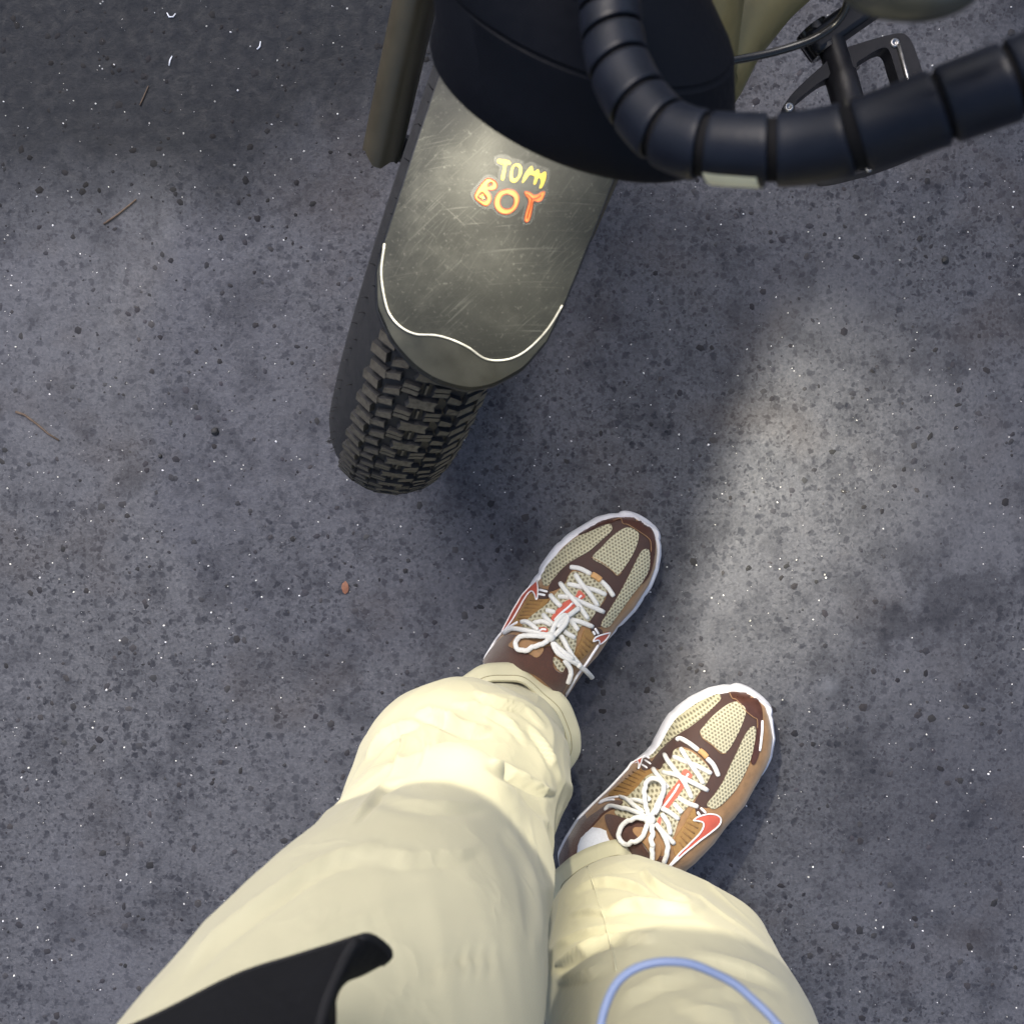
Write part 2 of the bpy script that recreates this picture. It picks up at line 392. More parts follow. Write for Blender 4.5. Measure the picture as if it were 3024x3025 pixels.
M = dict(
    trousers=trouser_mat(),
    stitch=simple('khaki_thread', (0.26, 0.24, 0.155), 0.8, 0.1, 200, bmp=0),
    sole=simple('white_midsole', (0.62, 0.63, 0.70), 0.45, 0.06, 60, bmp=0.1),
    tan=simple('tan_suede', (0.27, 0.155, 0.075), 0.8, 0.15, 160, sheen=0.3),
    brown=simple('brown_suede', (0.052, 0.026, 0.022), 0.75, 0.15, 200, sheen=0.2),
    cap=simple('brown_rubber', (0.066, 0.026, 0.018), 0.35, 0.2, 150),
    collar=simple('brown_padded_lining', (0.065, 0.028, 0.021), 0.9, 0.25, 500, sheen=0.4, bmp=0.4),
    gold=simple('gold_ribbed_textile', (0.27, 0.155, 0.053), 0.7, 0.15, 300),
    goldrib=simple('dark_gold_rib', (0.22, 0.12, 0.045), 0.8, 0.1, 300),  # ribs slightly darker than the gold panel
    mesh=mesh_fabric('cream_mesh', (0.47, 0.445, 0.32), (0.17, 0.155, 0.105), 0.0036, R(56)),
    mesh2=mesh_fabric('cream_tongue_mesh', (0.46, 0.435, 0.32), (0.155, 0.135, 0.085), 0.0042, R(20)),
    lace=simple('white_lace', (0.68, 0.68, 0.67), 0.85, 0.06, 700, bmp=0.5, bscale=1500),
    lacetan=simple('tan_lace_loop', (0.52, 0.30, 0.13), 0.8),
    red=simple('red_print', (0.50, 0.10, 0.065), 0.55, 0.06, 100),
    white=simple('white_print', (0.82, 0.82, 0.86), 0.45, 0.04, 100),
    sock=simple('pale_sock', (0.70, 0.73, 0.82), 0.9, 0.06, 600, bmp=0.5),
    skin=simple('skin', (0.55, 0.34, 0.25), 0.55, 0.08, 40),
    jacket=simple('black_jacket_cloth', (0.0035, 0.004, 0.006), 0.85, 0.2, 400, bmp=0.3, spec=0.2),
    seam=simple('black_jacket_hem', (0.014, 0.0145, 0.017), 0.9, 0.2, 400, bmp=0.3, spec=0.2),
    cord=simple('blue_rubber_cord', (0.15, 0.20, 0.34), 0.5, 0.05, 60),
    mud=mudguard_mat(),
    mudtip=simple('mudguard_tip', (0.030, 0.031, 0.028), 0.45, 0.25, 70, bmp=0.15),
    trim=simple('bright_sheet_edge', (0.34, 0.34, 0.32), 0.35, 0.2, 200, metal=0.3),  # pale colour for the wavy sheet edge
    tyre=simple('tyre_rubber', (0.012, 0.0125, 0.015), 0.7, 0.25, 200, bmp=0.3),
    block=block_mat(),
    black=simple('satin_black', (0.006, 0.007, 0.011), 0.45, 0.15, 200, bmp=0.06, spec=0.3),
    shell=simple('matt_black_lamp_shell', (0.0022, 0.0030, 0.0060), 0.55, 0.15, 300, bmp=0.12, spec=0.13),
    wrap=simple('black_spiral_wrap', (0.0042, 0.0062, 0.0125), 0.42, 0.2, 90, bmp=0.12, spec=0.22),
    pedal=simple('black_pedal', (0.008, 0.008, 0.011), 0.45, 0.2, 200, bmp=0.15, spec=0.25),
    olive_lit=simple('lit_olive_paint', (0.17, 0.138, 0.056), 0.4, 0.12, 60, metal=0.1, bmp=0.03),  # the fork's olive paint again, its colour lightened as if lit
    olive=simple('olive_paint', (0.062, 0.053, 0.034), 0.38, 0.12, 60, metal=0.15, bmp=0.03),
    gloss=simple('glossy_black_cable', (0.008, 0.008, 0.008), 0.18, 0.1, 60, bmp=0),
    core=simple('matt_black_cable', (0.004, 0.004, 0.005), 0.8, 0.1, 60, bmp=0, spec=0.15),
    metal=simple('dull_steel', (0.35, 0.35, 0.36), 0.4, 0.15, 120, metal=1.0),
    twig=simple('dry_twig', (0.085, 0.060, 0.045), 0.85, 0.3, 300),
    leaf=simple('dry_leaf', (0.18, 0.075, 0.042), 0.7, 0.35, 250),
    yellow=simple('sticker_yellow', (0.55, 0.42, 0.04), 0.5, 0.03, 100, bmp=0),
    orange=simple('sticker_orange', (0.55, 0.17, 0.035), 0.5, 0.05, 100, bmp=0),
    dorange=simple('sticker_dark_orange', (0.25, 0.04, 0.01), 0.5, 0.05, 100, bmp=0),
)
def sticker_film():
    m, t, b = new_mat('clear_sticker_film'); b.inputs['Base Color'].default_value = (0.10, 0.105, 0.105, 1)
    b.inputs['Roughness'].default_value = 0.5; b.inputs['Alpha'].default_value = 0.38; return m
M['film'] = sticker_film()
def lens_mat():
    m, t, b = new_mat('lit_lamp_lens'); b.inputs['Base Color'].default_value = (0.9, 0.88, 0.8, 1)
    b.inputs['Emission Color'].default_value = (1.0, 0.93, 0.72, 1); b.inputs['Emission Strength'].default_value = 6.0; return m
M['lens'] = lens_mat()
def orange_emit():
    m, t, b = new_mat('lit_orange_marker'); b.inputs['Base Color'].default_value = (0.9, 0.3, 0.1, 1)
    b.inputs['Emission Color'].default_value = (1.0, 0.35, 0.12, 1); b.inputs['Emission Strength'].default_value = 0.6; return m

# ------------------------------------------------------------------ ground
me = bpy.data.meshes.new('ground')
s = 150.0
me.from_pydata([(-s, -s, 0), (s, -s, 0), (s, s, 0), (-s, s, 0)], [], [(0, 1, 2, 3)])
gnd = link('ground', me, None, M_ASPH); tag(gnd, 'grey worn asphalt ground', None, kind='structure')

def scatter(name, n, half, rmin, rmax, zt, colf, mat, label, sharp=False):
    k = 6
    cx = rng.uniform(-half, half, n); cy = rng.uniform(-half, half, n)
    r = rmin + (rmax - rmin) * rng.random(n) ** 2.2
    a0 = rng.uniform(0, 6.28, n); asp = rng.uniform(0.6, 1.0, n); ao = rng.uniform(0, 6.28, n)
    V = np.zeros((n, 2 * k, 3))
    for i in range(k):
        a = a0 + i * 2 * math.pi / k + rng.uniform(-.3, .3, n); rr = r * rng.uniform(0.75, 1.15, n)
        x = rr * np.cos(a); y = rr * np.sin(a) * asp
        xx = x * np.cos(ao) - y * np.sin(ao); yy = x * np.sin(ao) + y * np.cos(ao)
        V[:, i, 0] = cx + xx; V[:, i, 1] = cy + yy; V[:, i, 2] = -0.0006
        sc = 0.55 if sharp else 0.82
        V[:, k + i, 0] = cx + xx * sc; V[:, k + i, 1] = cy + yy * sc
        V[:, k + i, 2] = (zt * r / rmax if sharp else zt) * rng.uniform(0.7, 1.2, n)
    V = V.reshape(-1, 3)
    b0 = (np.arange(n) * 2 * k)[:, None]
    loops = []
    q = np.concatenate([np.array([[i, (i + 1) % k, k + (i + 1) % k, k + i]]) for i in range(k)], 0)
    quads = (b0[:, None] + q[None]).reshape(-1); caps = (b0 + np.arange(k, 2 * k)[None]).reshape(-1)
    loops = np.concatenate([quads, caps])
    tot = np.concatenate([np.full(n * k, 4), np.full(n, k)]); st = np.concatenate([[0], np.cumsum(tot)[:-1]])
    me = bpy.data.meshes.new(name)
    me.vertices.add(len(V)); me.vertices.foreach_set('co', V.reshape(-1))
    me.loops.add(len(loops)); me.loops.foreach_set('vertex_index', loops.astype(np.int32))
    me.polygons.add(len(tot)); me.polygons.foreach_set('loop_start', st.astype(np.int32)); me.polygons.foreach_set('loop_total', tot.astype(np.int32))
    me.update(calc_edges=True); me.validate()
    cf = colf(n)
    if not sharp:      # stones inside the large dark blotch are darkened with it
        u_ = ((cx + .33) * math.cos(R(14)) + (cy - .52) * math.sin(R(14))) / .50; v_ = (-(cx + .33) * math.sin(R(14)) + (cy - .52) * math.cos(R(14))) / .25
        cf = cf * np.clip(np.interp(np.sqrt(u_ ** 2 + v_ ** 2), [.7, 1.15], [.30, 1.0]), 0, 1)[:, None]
    C = np.repeat(cf, 2 * k, axis=0); C = np.concatenate([C, np.ones((len(C), 1))], 1)
    at = me.color_attributes.new('Col', 'FLOAT_COLOR', 'POINT'); at.data.foreach_set('color', C.reshape(-1))
    o = link(name, me, None, mat); tag(o, label, None, kind='stuff'); return o
def agg_col(n):
    v = rng.uniform(0.022, 0.060, (n, 1)); return np.concatenate([v * rng.uniform(0.96, 1.05, (n, 1)), v, v * rng.uniform(1.10, 1.28, (n, 1))], 1)
def grit_col(n):
    v = rng.uniform(0.25, 0.9, (n, 1)); return np.concatenate([v, v, v * rng.uniform(0.95, 1.08, (n, 1))], 1)
scatter('asphalt_aggregate', 5000, 0.95, 0.0016, 0.0062, 0.00005, agg_col, aggregate_mat(), 'dark stones set in the worn asphalt surface')
scatter('grit', 5200, 0.95, 0.0003, 0.0016, 0.0012, grit_col, vcol_mat('pale_grit', 0.4), 'pale grit and glass specks scattered over the asphalt', sharp=True)

# ------------------------------------------------------------------ bicycle
EF = Vector((-math.sin(.3394), -math.cos(.3394), 0))          # wheel heading
PL = Vector((-EF.y, EF.x, 0))                         # horizontal, to the right in the photo
LEAN = .1408
UPW = (PL * math.sin(LEAN) + Vector((0, 0, 1)) * math.cos(LEAN))
PW = (PL * math.cos(LEAN) - Vector((0, 0, 1)) * math.sin(LEAN))
RM, RS = 0.2160, 0.0485
WC = EF * (-0.2464) + PL * (-0.1135) + Vector((0, 0, RM * math.cos(LEAN) + RS + .0037))
def W(s, l, u): return WC + EF * s + PW * l + UPW * u
def wheel_pt(th, r, l): return W(r * math.cos(th), l, r * math.sin(th))
bike = root('bicycle', 'black and olive bicycle with knobbly fat front tyre, scuffed mudguard and lit headlamp', 'bicycle', (WC.x, WC.y, 0))

# tyre and tread
V, F = [], []
NT, NP = 140, 24
for i in range(NT):
    th = 2 * math.pi * i / NT
    for k in range(NP):
        ph = 2 * math.pi * k / NP
        V.append(wheel_pt(th, RM + RS * math.cos(ph), RS * 1.04 * math.sin(ph)))
for i in range(NT):
    for k in range(NP):
        F.append((i * NP + k, i * NP + (k + 1) % NP, ((i + 1) % NT) * NP + (k + 1) % NP, ((i + 1) % NT) * NP + k))
tyre = mk('tyre', V, F, M['tyre'], bike); tyre['label'] = 'fat black knobbly tyre'
def prism_mesh(name, pts, h):
    """outline in (across, along), raised h, with sloping flanks"""
    n = len(pts); cx = sum(p[0] for p in pts) / n; cy = sum(p[1] for p in pts) / n
    V = [(cx + (p[0] - cx) * 1.12, cy + (p[1] - cy) * 1.12, -0.0025) for p in pts] + [(p[0], p[1], h) for p in pts]
    F = [tuple(range(n, 2 * n))] + [(i, (i + 1) % n, n + (i + 1) % n, n + i) for i in range(n)]
    m = bpy.data.meshes.new(name); m.from_pydata(V, [], F); m.update(); m.materials.append(M['block']); m.materials.append(M['tyre'])
    for p in m.polygons: p.material_index = 0 if p.index == 0 else 1
    return m
HB = 0.0034
wide = prism_mesh('tread_block_wide', [(-.0095, -.0042), (-.0080, 0), (-.0095, .0042), (-.003, .0042), (0, .0034), (.003, .0042), (.0095, .0042), (.0080, 0), (.0095, -.0042), (.003, -.0042), (0, -.0034), (-.003, -.0042)], HB)
bar = prism_mesh('tread_bar', [(-.0056, -.0017), (-.0050, .0017), (.0056, .0017), (.0050, -.0017)], HB)
tri_a = prism_mesh('tread_triangle', [(-.0054, .0028), (.0054, .0038), (.0054, -.0012)], HB * .95)
tri_b = prism_mesh('tread_wedge', [(-.0054, -.0036), (-.0044, .0018), (.0000, -.0004), (.0054, -.0036)], HB * .95)
sho = prism_mesh('tread_shoulder', [(-.0068, -.0036), (-.0056, .0032), (.0066, .0040), (.0060, -.0028)], HB)
sid = prism_mesh('tread_side', [(-.0050, -.0042), (-.0050, .0042), (.0050, .0034), (.0050, -.0034)], HB * .7)
NPER = 70; per = 2 * math.pi / NPER
PHO = .21          # the tread's middle faces a little to the photo's right
pattern = [(wide, 0.0, 0.0, 0), (prism_mesh('tread_rib', [(-.0007, -.004), (-.0007, .004), (.0007, .004), (.0007, -.004)], HB * .5), 0.0, 0.5, 0)]
for sg in (-1, 1):
    o = 0.05 if sg > 0 else -0.05
    pattern += [(bar, sg * .0090, 0.405 + o, 0), (bar, sg * .0090, 0.590 + o, 0)]
    pattern += [(tri_a, sg * .0190, 0.02 + o, sg), (tri_b, sg * .0190, 0.30 + o, sg), (tri_a, sg * .0212, 0.54 + o, sg), (tri_b, sg * .0212, 0.80 + o, sg)]
    pattern += [(sho, sg * .0338, 0.12 + o, sg), (sho, sg * .0312, 0.60 + o, sg)]
    pattern += [(sid, sg * .0470, 0.34, sg), (sid, sg * .0445, 0.84, sg)]
pattern = [q for q in pattern if not (q[0] is sid and q[1] < 0)]
rest_V, rest_F, rest_M = [], [], []
blk_n = 0
for i in range(NPER):
    for me_, across, frac, sg in pattern:
        th = (i + frac) * per
        td = math.degrees(th) % 360
        if td > 180: td -= 360
        ph = across / RS + PHO
        pos = wheel_pt(th, RM + RS * math.cos(ph), RS * 1.04 * math.sin(ph))
        er = (EF * math.cos(th) + UPW * math.sin(th))
        nrm = (er * math.cos(ph) + PW * math.sin(ph)).normalized()
        along = (-EF * math.sin(th) + UPW * math.cos(th)).normalized()
        acr = along.cross(nrm).normalized()
        if acr.dot(PW) < 0: acr = -acr
        jit = random.uniform(-.0002, .0002)
        mt = Matrix((( acr.x * (sg or 1), along.x, nrm.x, pos.x + nrm.x * jit), (acr.y * (sg or 1), along.y, nrm.y, pos.y + nrm.y * jit), (acr.z * (sg or 1), along.z, nrm.z, pos.z + nrm.z * jit), (0, 0, 0, 1)))
        if -20 <= td <= 56 and blk_n < 300:
            o = bpy.data.objects.new('tread_block', me_); COL.objects.link(o); o.parent = tyre
            o.matrix_basis = mt; blk_n += 1
        else:
            b0 = len(rest_V); rest_V += [mt @ v.co for v in me_.vertices]; rest_F += [tuple(b0 + k for k in p.vertices) for p in me_.polygons]; rest_M += [p.material_index for p in me_.polygons]
tr = mk('tread', rest_V, rest_F, [M['block'], M['tyre']], tyre, smooth=False, mats=rest_M); tr['kind'] = 'stuff'
# moulding hairs on the shoulder, too fine to pick apart
hv, hf = [], []
for i in range(NPER * 2):
    for sg in (-1, 1):
        th = i * per / 2 + random.uniform(-.01, .01); ph = PHO + sg * random.uniform(1.0, 1.3)
        pos = wheel_pt(th, RM + RS * math.cos(ph), RS * 1.04 * math.sin(ph))
        nrm = ((EF * math.cos(th) + UPW * math.sin(th)) * math.cos(ph) + PW * math.sin(ph))
        al = (-EF * math.sin(th) + UPW * math.cos(th))
        v, f = tube([pos, pos + nrm * .002 + al * .0006, pos + nrm * .0042 + al * random.uniform(-.001, .002)], [.0005, .0004, .0002], 4)
        b0 = len(hv); hv += v; hf += [tuple(b0 + k for k in q) for q in f]
hr = mk('moulding_hair', hv, hf, M['tyre'], tyre, smooth=False); hr['kind'] = 'stuff'
# rim, hub, spokes
V, F = [], []
prof = [(-.038, .166), (-.040, .174), (-.036, .182), (.036, .182), (.040, .174), (.038, .166), (.02, .162), (-.02, .162)]
for i in range(96):
    th = 2 * math.pi * i / 96
    for l, r in prof: V.append(wheel_pt(th, r, l))
for i in range(96):
    for k in range(8): F.append((i * 8 + k, i * 8 + (k + 1) % 8, ((i + 1) % 96) * 8 + (k + 1) % 8, ((i + 1) % 96) * 8 + k))
mk('rim', V, F, M['black'], bike, angle=40)
v, f = lathe(WC - PW * .065, PW, [(0, .0), (0, .008), (.018, .008), (.02, .03), (.026, .03), (.028, .02), (.104, .02), (.106, .03), (.112, .03), (.114, .008), (.130, .008), (.130, 0)], 24)
mk('hub', v, f, M['black'], bike, angle=40)
for i in range(20):
    a = 2 * math.pi * i / 20; l = -.042 if i % 2 else .042
    v, f = tube([wheel_pt(a + (.3 if i % 4 < 2 else -.3), .029, l), wheel_pt(a, .164, l * .3)], .0012, 6)
    mk('spoke', v, f, M['metal'], bike)

# mudguard: one curved sheet with a rounded nose
MLC, HWM = 0.0133, 0.0543          # the mudguard sits a little off the wheel's middle
def mud_rad(l): return 0.2870 - 0.013 * (abs(l - MLC) / HWM) ** 2.8
NOSE = [(-.0412, 61), (-.0395, 58.5), (-.0327, 54.7), (-.0197, 52), (-.0027, 49.9), (.0171, 49), (.0338, 49.4), (.0466, 51), (.059, 53.8), (.0662, 58), (.0677, 62)]
def nose(l): return R(float(np.interp(l, [p[0] for p in NOSE], [p[1] for p in NOSE])))
def mud_grid(th_end_f, th_top, hw, off, na=60, nb=45):
    V, F = [], []
    for i in range(na + 1):
        for j in range(nb):
            l = MLC + hw * math.sin((j / (nb - 1) * 2 - 1) * math.pi / 2)
            t0 = th_end_f(l); th = t0 + (th_top - t0) * i / na
            r = mud_rad(l) + off
            V.append(wheel_pt(th, r, l))
    for i in range(na):
        for j in range(nb - 1): F.append((i * nb + j, i * nb + j + 1, (i + 1) * nb + j + 1, (i + 1) * nb + j))
    return V, F
mv, mf = mud_grid(nose, R(168), HWM, 0)
mudguard = mk('mudguard', mv, mf, M['mud'], bike); mudguard['label'] = 'scuffed dark mudguard with rounded nose'
sm = mudguard.modifiers.new('thickness', 'SOLIDIFY'); sm.thickness = 0.0022; sm.offset = -1
SM = Surf(mv, mf)
wavy = [(1138, 719), (1128, 807), (1141, 895), (1159, 937), (1190, 968), (1231, 986), (1288, 989), (1340, 1004), (1387, 1027), (1423, 1053), (1459, 1063), (1506, 1058), (1547, 1038), (1589, 1001), (1625, 957), (1659, 900)]
wl = SM.line(wavy, 0.0007, 5)
v, f = tube(wl, 0.00065, 8); mk('mudguard_edge', v, f, M['trim'], mudguard)['label'] = 'bright wavy edge'
def to_px(p): k = FPX / (CAM_H - p.z); return (1512 + p.x * k, 1512.5 - p.y * k)
tipout = wavy + [to_px(wheel_pt(nose(MLC + HWM * u) + R(.7), mud_rad(MLC + HWM * u), MLC + HWM * u)) for u in (.975, .96, .92, .85, .74, .6, .42, .22, 0, -.22, -.42, -.6, -.74, -.85, -.92, -.96, -.975)]
v, f = SM.panel(tipout, 0.0006, step=16, n=3); mk('mudguard_tip', v, f, M['mudtip'], mudguard, angle=50)['label'] = 'olive grey nose of the mudguard'
# rolled rim of the mudguard
LE, RE = MLC - HWM, MLC + HWM
edge = [wheel_pt(nose(l), mud_rad(l) - .001, l) for l in [MLC + HWM * math.sin(R(a)) for a in range(-90, 91, 4)]]
edge = [wheel_pt(R(165 - k), mud_rad(LE) - .001, LE) for k in range(0, 102, 4)] + edge + [wheel_pt(R(64 + k), mud_rad(RE) - .001, RE) for k in range(0, 102, 4)]
v, f = tube(edge, 0.0011, 6); mk('rolled_rim', v, f, M['black'], mudguard)
# sticker on the mudguard
def Z6(l): return [(1300 + x / 4.291, 400 + y / 4.291) for x, y in l]
film = [(680, 300), (700, 265), (780, 240), (860, 255), (920, 295), (980, 300), (1040, 320), (1070, 370), (1130, 335), (1190, 345), (1240, 375), (1310, 400), (1370, 420), (1390, 470), (1385, 560), (1345, 640), (1375, 700), (1360, 770), (1310, 850), (1220, 900), (1200, 1000), (1170, 1090), (1100, 1140), (1045, 1120), (1030, 1060), (1050, 960), (1062, 880), (1020, 940), (960, 1000), (880, 1040), (800, 1040), (720, 1000), (665, 935), (570, 940), (480, 890), (400, 790), (390, 715), (480, 600), (560, 515), (620, 495), (690, 520), (730, 550), (735, 480), (750, 410), (700, 370)]
LT = [(725, 330), (735, 305), (780, 305), (860, 320), (890, 345), (885, 370), (840, 375), (830, 440), (815, 520), (800, 565), (775, 560), (775, 520), (795, 440), (800, 375), (745, 355)]
LO = [(960, 360), (1010, 370), (1035, 420), (1025, 500), (980, 570), (940, 597), (895, 580), (880, 530), (895, 440), (920, 385)]
LOh = [(955, 385), (995, 410), (1000, 450), (985, 520), (945, 550), (915, 530), (915, 470), (930, 410)]
LM = [(1040, 605), (1050, 540), (1090, 460), (1140, 400), (1165, 395), (1185, 460), (1240, 430), (1265, 490), (1320, 460), (1338, 480), (1330, 560), (1290, 650), (1270, 670), (1255, 660), (1275, 590), (1260, 540), (1235, 545), (1215, 600), (1195, 625), (1180, 610), (1195, 550), (1190, 515), (1130, 500), (1090, 550)]
LB = [(440, 760), (500, 650), (580, 560), (630, 550), (690, 580), (718, 620), (710, 665), (670, 690), (600, 690), (640, 760), (640, 830), (600, 885), (550, 880), (480, 830), (450, 800)]
LBh = [[(600, 650), (615, 605), (655, 595), (668, 620), (645, 645)], [(470, 785), (530, 715), (590, 780), (590, 820), (555, 835), (510, 820)]]
LQ = [(855, 680), (940, 700), (990, 760), (995, 830), (960, 920), (890, 980), (820, 995), (750, 970), (700, 910), (690, 840), (710, 770), (760, 710)]
LQh = [(860, 740), (920, 770), (940, 820), (925, 890), (880, 930), (810, 930), (765, 890), (755, 830), (780, 770), (820, 745)]
LY = [(1065, 720), (1085, 710), (1140, 725), (1185, 755), (1240, 745), (1280, 720), (1320, 715), (1310, 760), (1280, 820), (1230, 840), (1180, 830), (1160, 930), (1130, 1060), (1095, 1097), (1070, 1070), (1085, 980), (1115, 880), (1120, 810), (1085, 765)]
sv, sf, smi = [], [], []
def add_st(vf, mi):
    b0 = len(sv); sv.extend(vf[0]); sf.extend(tuple(b0 + k for k in q) for q in vf[1]); smi.extend([mi] * len(vf[1]))
add_st(SM.panel(Z6(film), .0004, step=12, n=4, thick=.0002), 0)
for L_ in (LT, LM): add_st(SM.panel(Z6(L_), .0009, step=8, n=4, thick=.0004), 1)
add_st(SM.panel(Z6(LO), .0009, [Z6(LOh)], step=8, n=4, thick=.0004), 1)
add_st(SM.panel(Z6(LB), .0009, [Z6(h) for h in LBh], step=8, n=4, thick=.0004), 2)
add_st(SM.panel(Z6(LQ), .0009, [Z6(LQh)], step=8, n=4, thick=.0004), 2)
add_st(SM.panel(Z6(LY), .0009, step=8, n=4, thick=.0004), 2)
for outl in (LB, LBh[0], LBh[1], LQ, LQh, LY):
    z = Z6(outl); add_st(tube(SM.line(z + [z[0]], .0009, 3), .00032, 5), 3)
for outl in ([(1095, 738), (1150, 790), (1160, 805), (1220, 795), (1275, 755)], [(1160, 805), (1145, 870), (1140, 900), (1120, 970), (1100, 1050)]):
    add_st(tube(SM.line(Z6(outl), .0011, 3), .0005, 5), 3)
for outl in ([(505, 775), (535, 780), (555, 795)], [(540, 745), (532, 775), (540, 805)]):
    add_st(tube(SM.line(Z6(outl), .0011, 3), .0005, 5), 1)
mk('sticker', sv, sf, [M['film'], M['yellow'], M['orange'], M['dorange'], M['mudtip']], mudguard, smooth=False, mats=smi)['label'] = 'clear sticker with yellow and orange hand-drawn letters'

# fork: olive legs with dark dropouts, leaning back to the crown
def fork_leg(side, name_lab):
    off = 0.086 * side if side < 0 else 0.073
    base = P(1127, 455, .300); dr = (P(1236, -40, .400) - base).normalized()
    if side > 0: base = base + PW * .165
    top = base + dr * .33
    rad = 0.0150 if side < 0 else 0.0135
    v, f = lathe(base, dr, [(0.002, 0.0), (0.002, rad * .78), (0, rad * .8), (0, rad), (.004, rad * 1.01), (.33, rad * 1.03), (.33, 0)], 28)
    # notched lower end
    for i, p in enumerate(v):
        k = i % 28
        if i // 28 in (2, 3): v[i] = p + dr * (0.004 * (0.5 + 0.5 * math.sin(k * 1.7)) if k % 9 < 6 else -0.003 * dr.length)
    o = mk('fork_leg', v, f, M['olive'], bike, angle=45)
    # dropout bracket to the hub
    a = base + dr * .012; b = W(0, off * .80, 0)
    v, f = join([tube([a + PW * (-side) * .002, (a + b) / 2 + PW * (-side) * .008, b], [.010, .012, .013], 12, flat=.7), lathe(b - PW * side * .012, PW * side, [(0, 0), (0, .011), (.03, .011), (.03, 0)], 16)])
    mk('dropout', v, f, M['black'], o, angle=40)
    return top
tl = fork_leg(-1, ''); trr = fork_leg(1, '')
v, f = tube([tl, (tl + trr) / 2 + UPW * .03, trr], [.018, .024, .018], 16); mk('fork_crown', v, f, M['olive'], bike)
crown = (tl + trr) / 2 + UPW * .03
steer = (P(1236, -40, .400) - P(1127, 455, .300)).normalized().lerp(Vector((.10, .25, .95)), .7).normalized()
v, f = tube([crown, crown + steer * .04, crown + steer * .16, crown + steer * .20], [.020, .026, .026, .018], 20); mk('head_tube', v, f, M['olive'], bike)
hbc = crown + steer * .27
v, f = tube([crown + steer * .19, hbc, hbc + EF * .03], [.016, .016, .018], 16); mk('stem', v, f, M['black'], bike)
# step-through frame
frame = [crown + steer * .10, crown + steer * .06 - EF * .03 + Vector((.03, 0, -.05)), P(2040, 180, .40), P(2150, 75, .375), P(2290, -80, .36), P(2600, -330, .34), P(2900, -520, .36)]
v, f = tube([Vector(p) for p in crom(frame, 8)], 0.031, 20); mk('frame_tube', v, f, M['olive_lit'], bike)
bb = P(2900, -520, .34)
v, f = tube([bb + Vector((0, 0, .02)), bb + Vector((.06, .045, .30)), bb + Vector((.085, .06, .46))], [.02, .018, .016], 16); mk('seat_tube', v, f, M['olive'], bike)

# headlamp
BETA = R(47)
LH = Vector((-math.sin(R(25.5)), -math.cos(R(25.5)), 0))      # the lamp is turned a touch further than the wheel
ND = (LH * math.cos(BETA) - Vector((0, 0, 1)) * math.sin(BETA)).normalized()
LD = 0.419
LCN = P(1717, 255, CAM_H - LD)
RL = 0.0637
v, f = lathe(LCN, ND, [(-.016, 0.030), (-.004, RL * .90), (0, RL * .965), (.001, RL * .985), (-.001, RL), (-.010, RL * .998), (-.0318, RL * .972), (-.0326, RL * .962), (-.0334, RL * .962), (-.0342, RL * .970), (-.048, RL * .90), (-.062, RL * .79), (-.076, RL * .65), (-.088, RL * .48), (-.096, RL * .28), (-.098, 0.001)], 72)
v = [p - PL * (.80 * max(0.0, -(p - LCN).dot(ND) - .020)) for p in v]        # the back of the shell is set off to one side
lamp = mk('headlamp', v, f, M['shell'], bike, angle=30); lamp['label'] = 'black round headlamp tilted down, lit'
v, f = lathe(LCN, ND, [(-.010, 0.0005), (-.008, .025), (-.006, RL * .9)], 40); mk('lens', v, f, M['lens'], lamp)
v, f = tube([LCN - ND * .09, (LCN - ND * .12 + crown) / 2 + Vector((0, 0, .02)), crown + steer * .02], [.014, .012, .014], 12); mk('lamp_bracket', v, f, M['black'], lamp)
ld = bpy.data.lights.new('headlamp_light', 'SPOT'); ld.energy = 40.0; ld.color = (1.0, 0.91, 0.70); ld.spot_size = R(150); ld.spot_blend = 0.0; ld.shadow_soft_size = 0.006
ld.use_nodes = True; lt = ld.node_tree; em = lt.nodes['Emission']
geo = N(lt, 'ShaderNodeNewGeometry')
# added beam mask, tuned by direction: dims mudguard and legs, brightens ground beside wheel
dz = N(lt, 'ShaderNodeVectorMath', operation='DOT_PRODUCT'); dz.inputs[1].default_value = (0, 0, 1); lt.links.new(geo.outputs['Normal'], dz.inputs[0])
dl = N(lt, 'ShaderNodeVectorMath', operation='DOT_PRODUCT'); dl.inputs[1].default_value = tuple(PL); lt.links.new(geo.outputs['Normal'], dl.inputs[0])
down = math_n(lt, 'ABSOLUTE', dz.outputs['Value']); latr = math_n(lt, 'ABSOLUTE', dl.outputs['Value'])
pv = ramp(lt, down, [(0.460, g(0.0)), (0.472, g(0.20)), (0.70, g(0.20)), (0.81, g(0.27)), (0.87, g(0.75)), (0.935, g(1.0)), (0.965, g(0.75)), (0.985, g(0.26)), (1.0, g(0.10))])
pl_ = ramp(lt, latr, [(0.12, g(0.60)), (0.25, g(0.55)), (0.36, g(1.0)), (0.46, g(1.0)), (0.58, g(0.55)), (0.80, g(0.0))])
SGN = 1.0
near = math_n(lt, 'MULTIPLY', ramp(lt, math_n(lt, 'MULTIPLY_ADD', dl.outputs['Value'], SGN * 0.5, 0.5), [(0.20, g(0)), (0.25, g(1)), (0.645, g(1)), (0.68, g(0))]), ramp(lt, down, [(0.74, g(0)), (0.86, g(1))]))
shade = math_n(lt, 'SUBTRACT', 1.0, math_n(lt, 'MULTIPLY', near, ramp(lt, down, [(0.80, g(0.86)), (0.90, g(0.905)), (0.96, g(0.895)), (0.985, g(0.88))])))
df = N(lt, 'ShaderNodeVectorMath', operation='DOT_PRODUCT'); df.inputs[1].default_value = tuple(EF); lt.links.new(geo.outputs['Normal'], df.inputs[0])
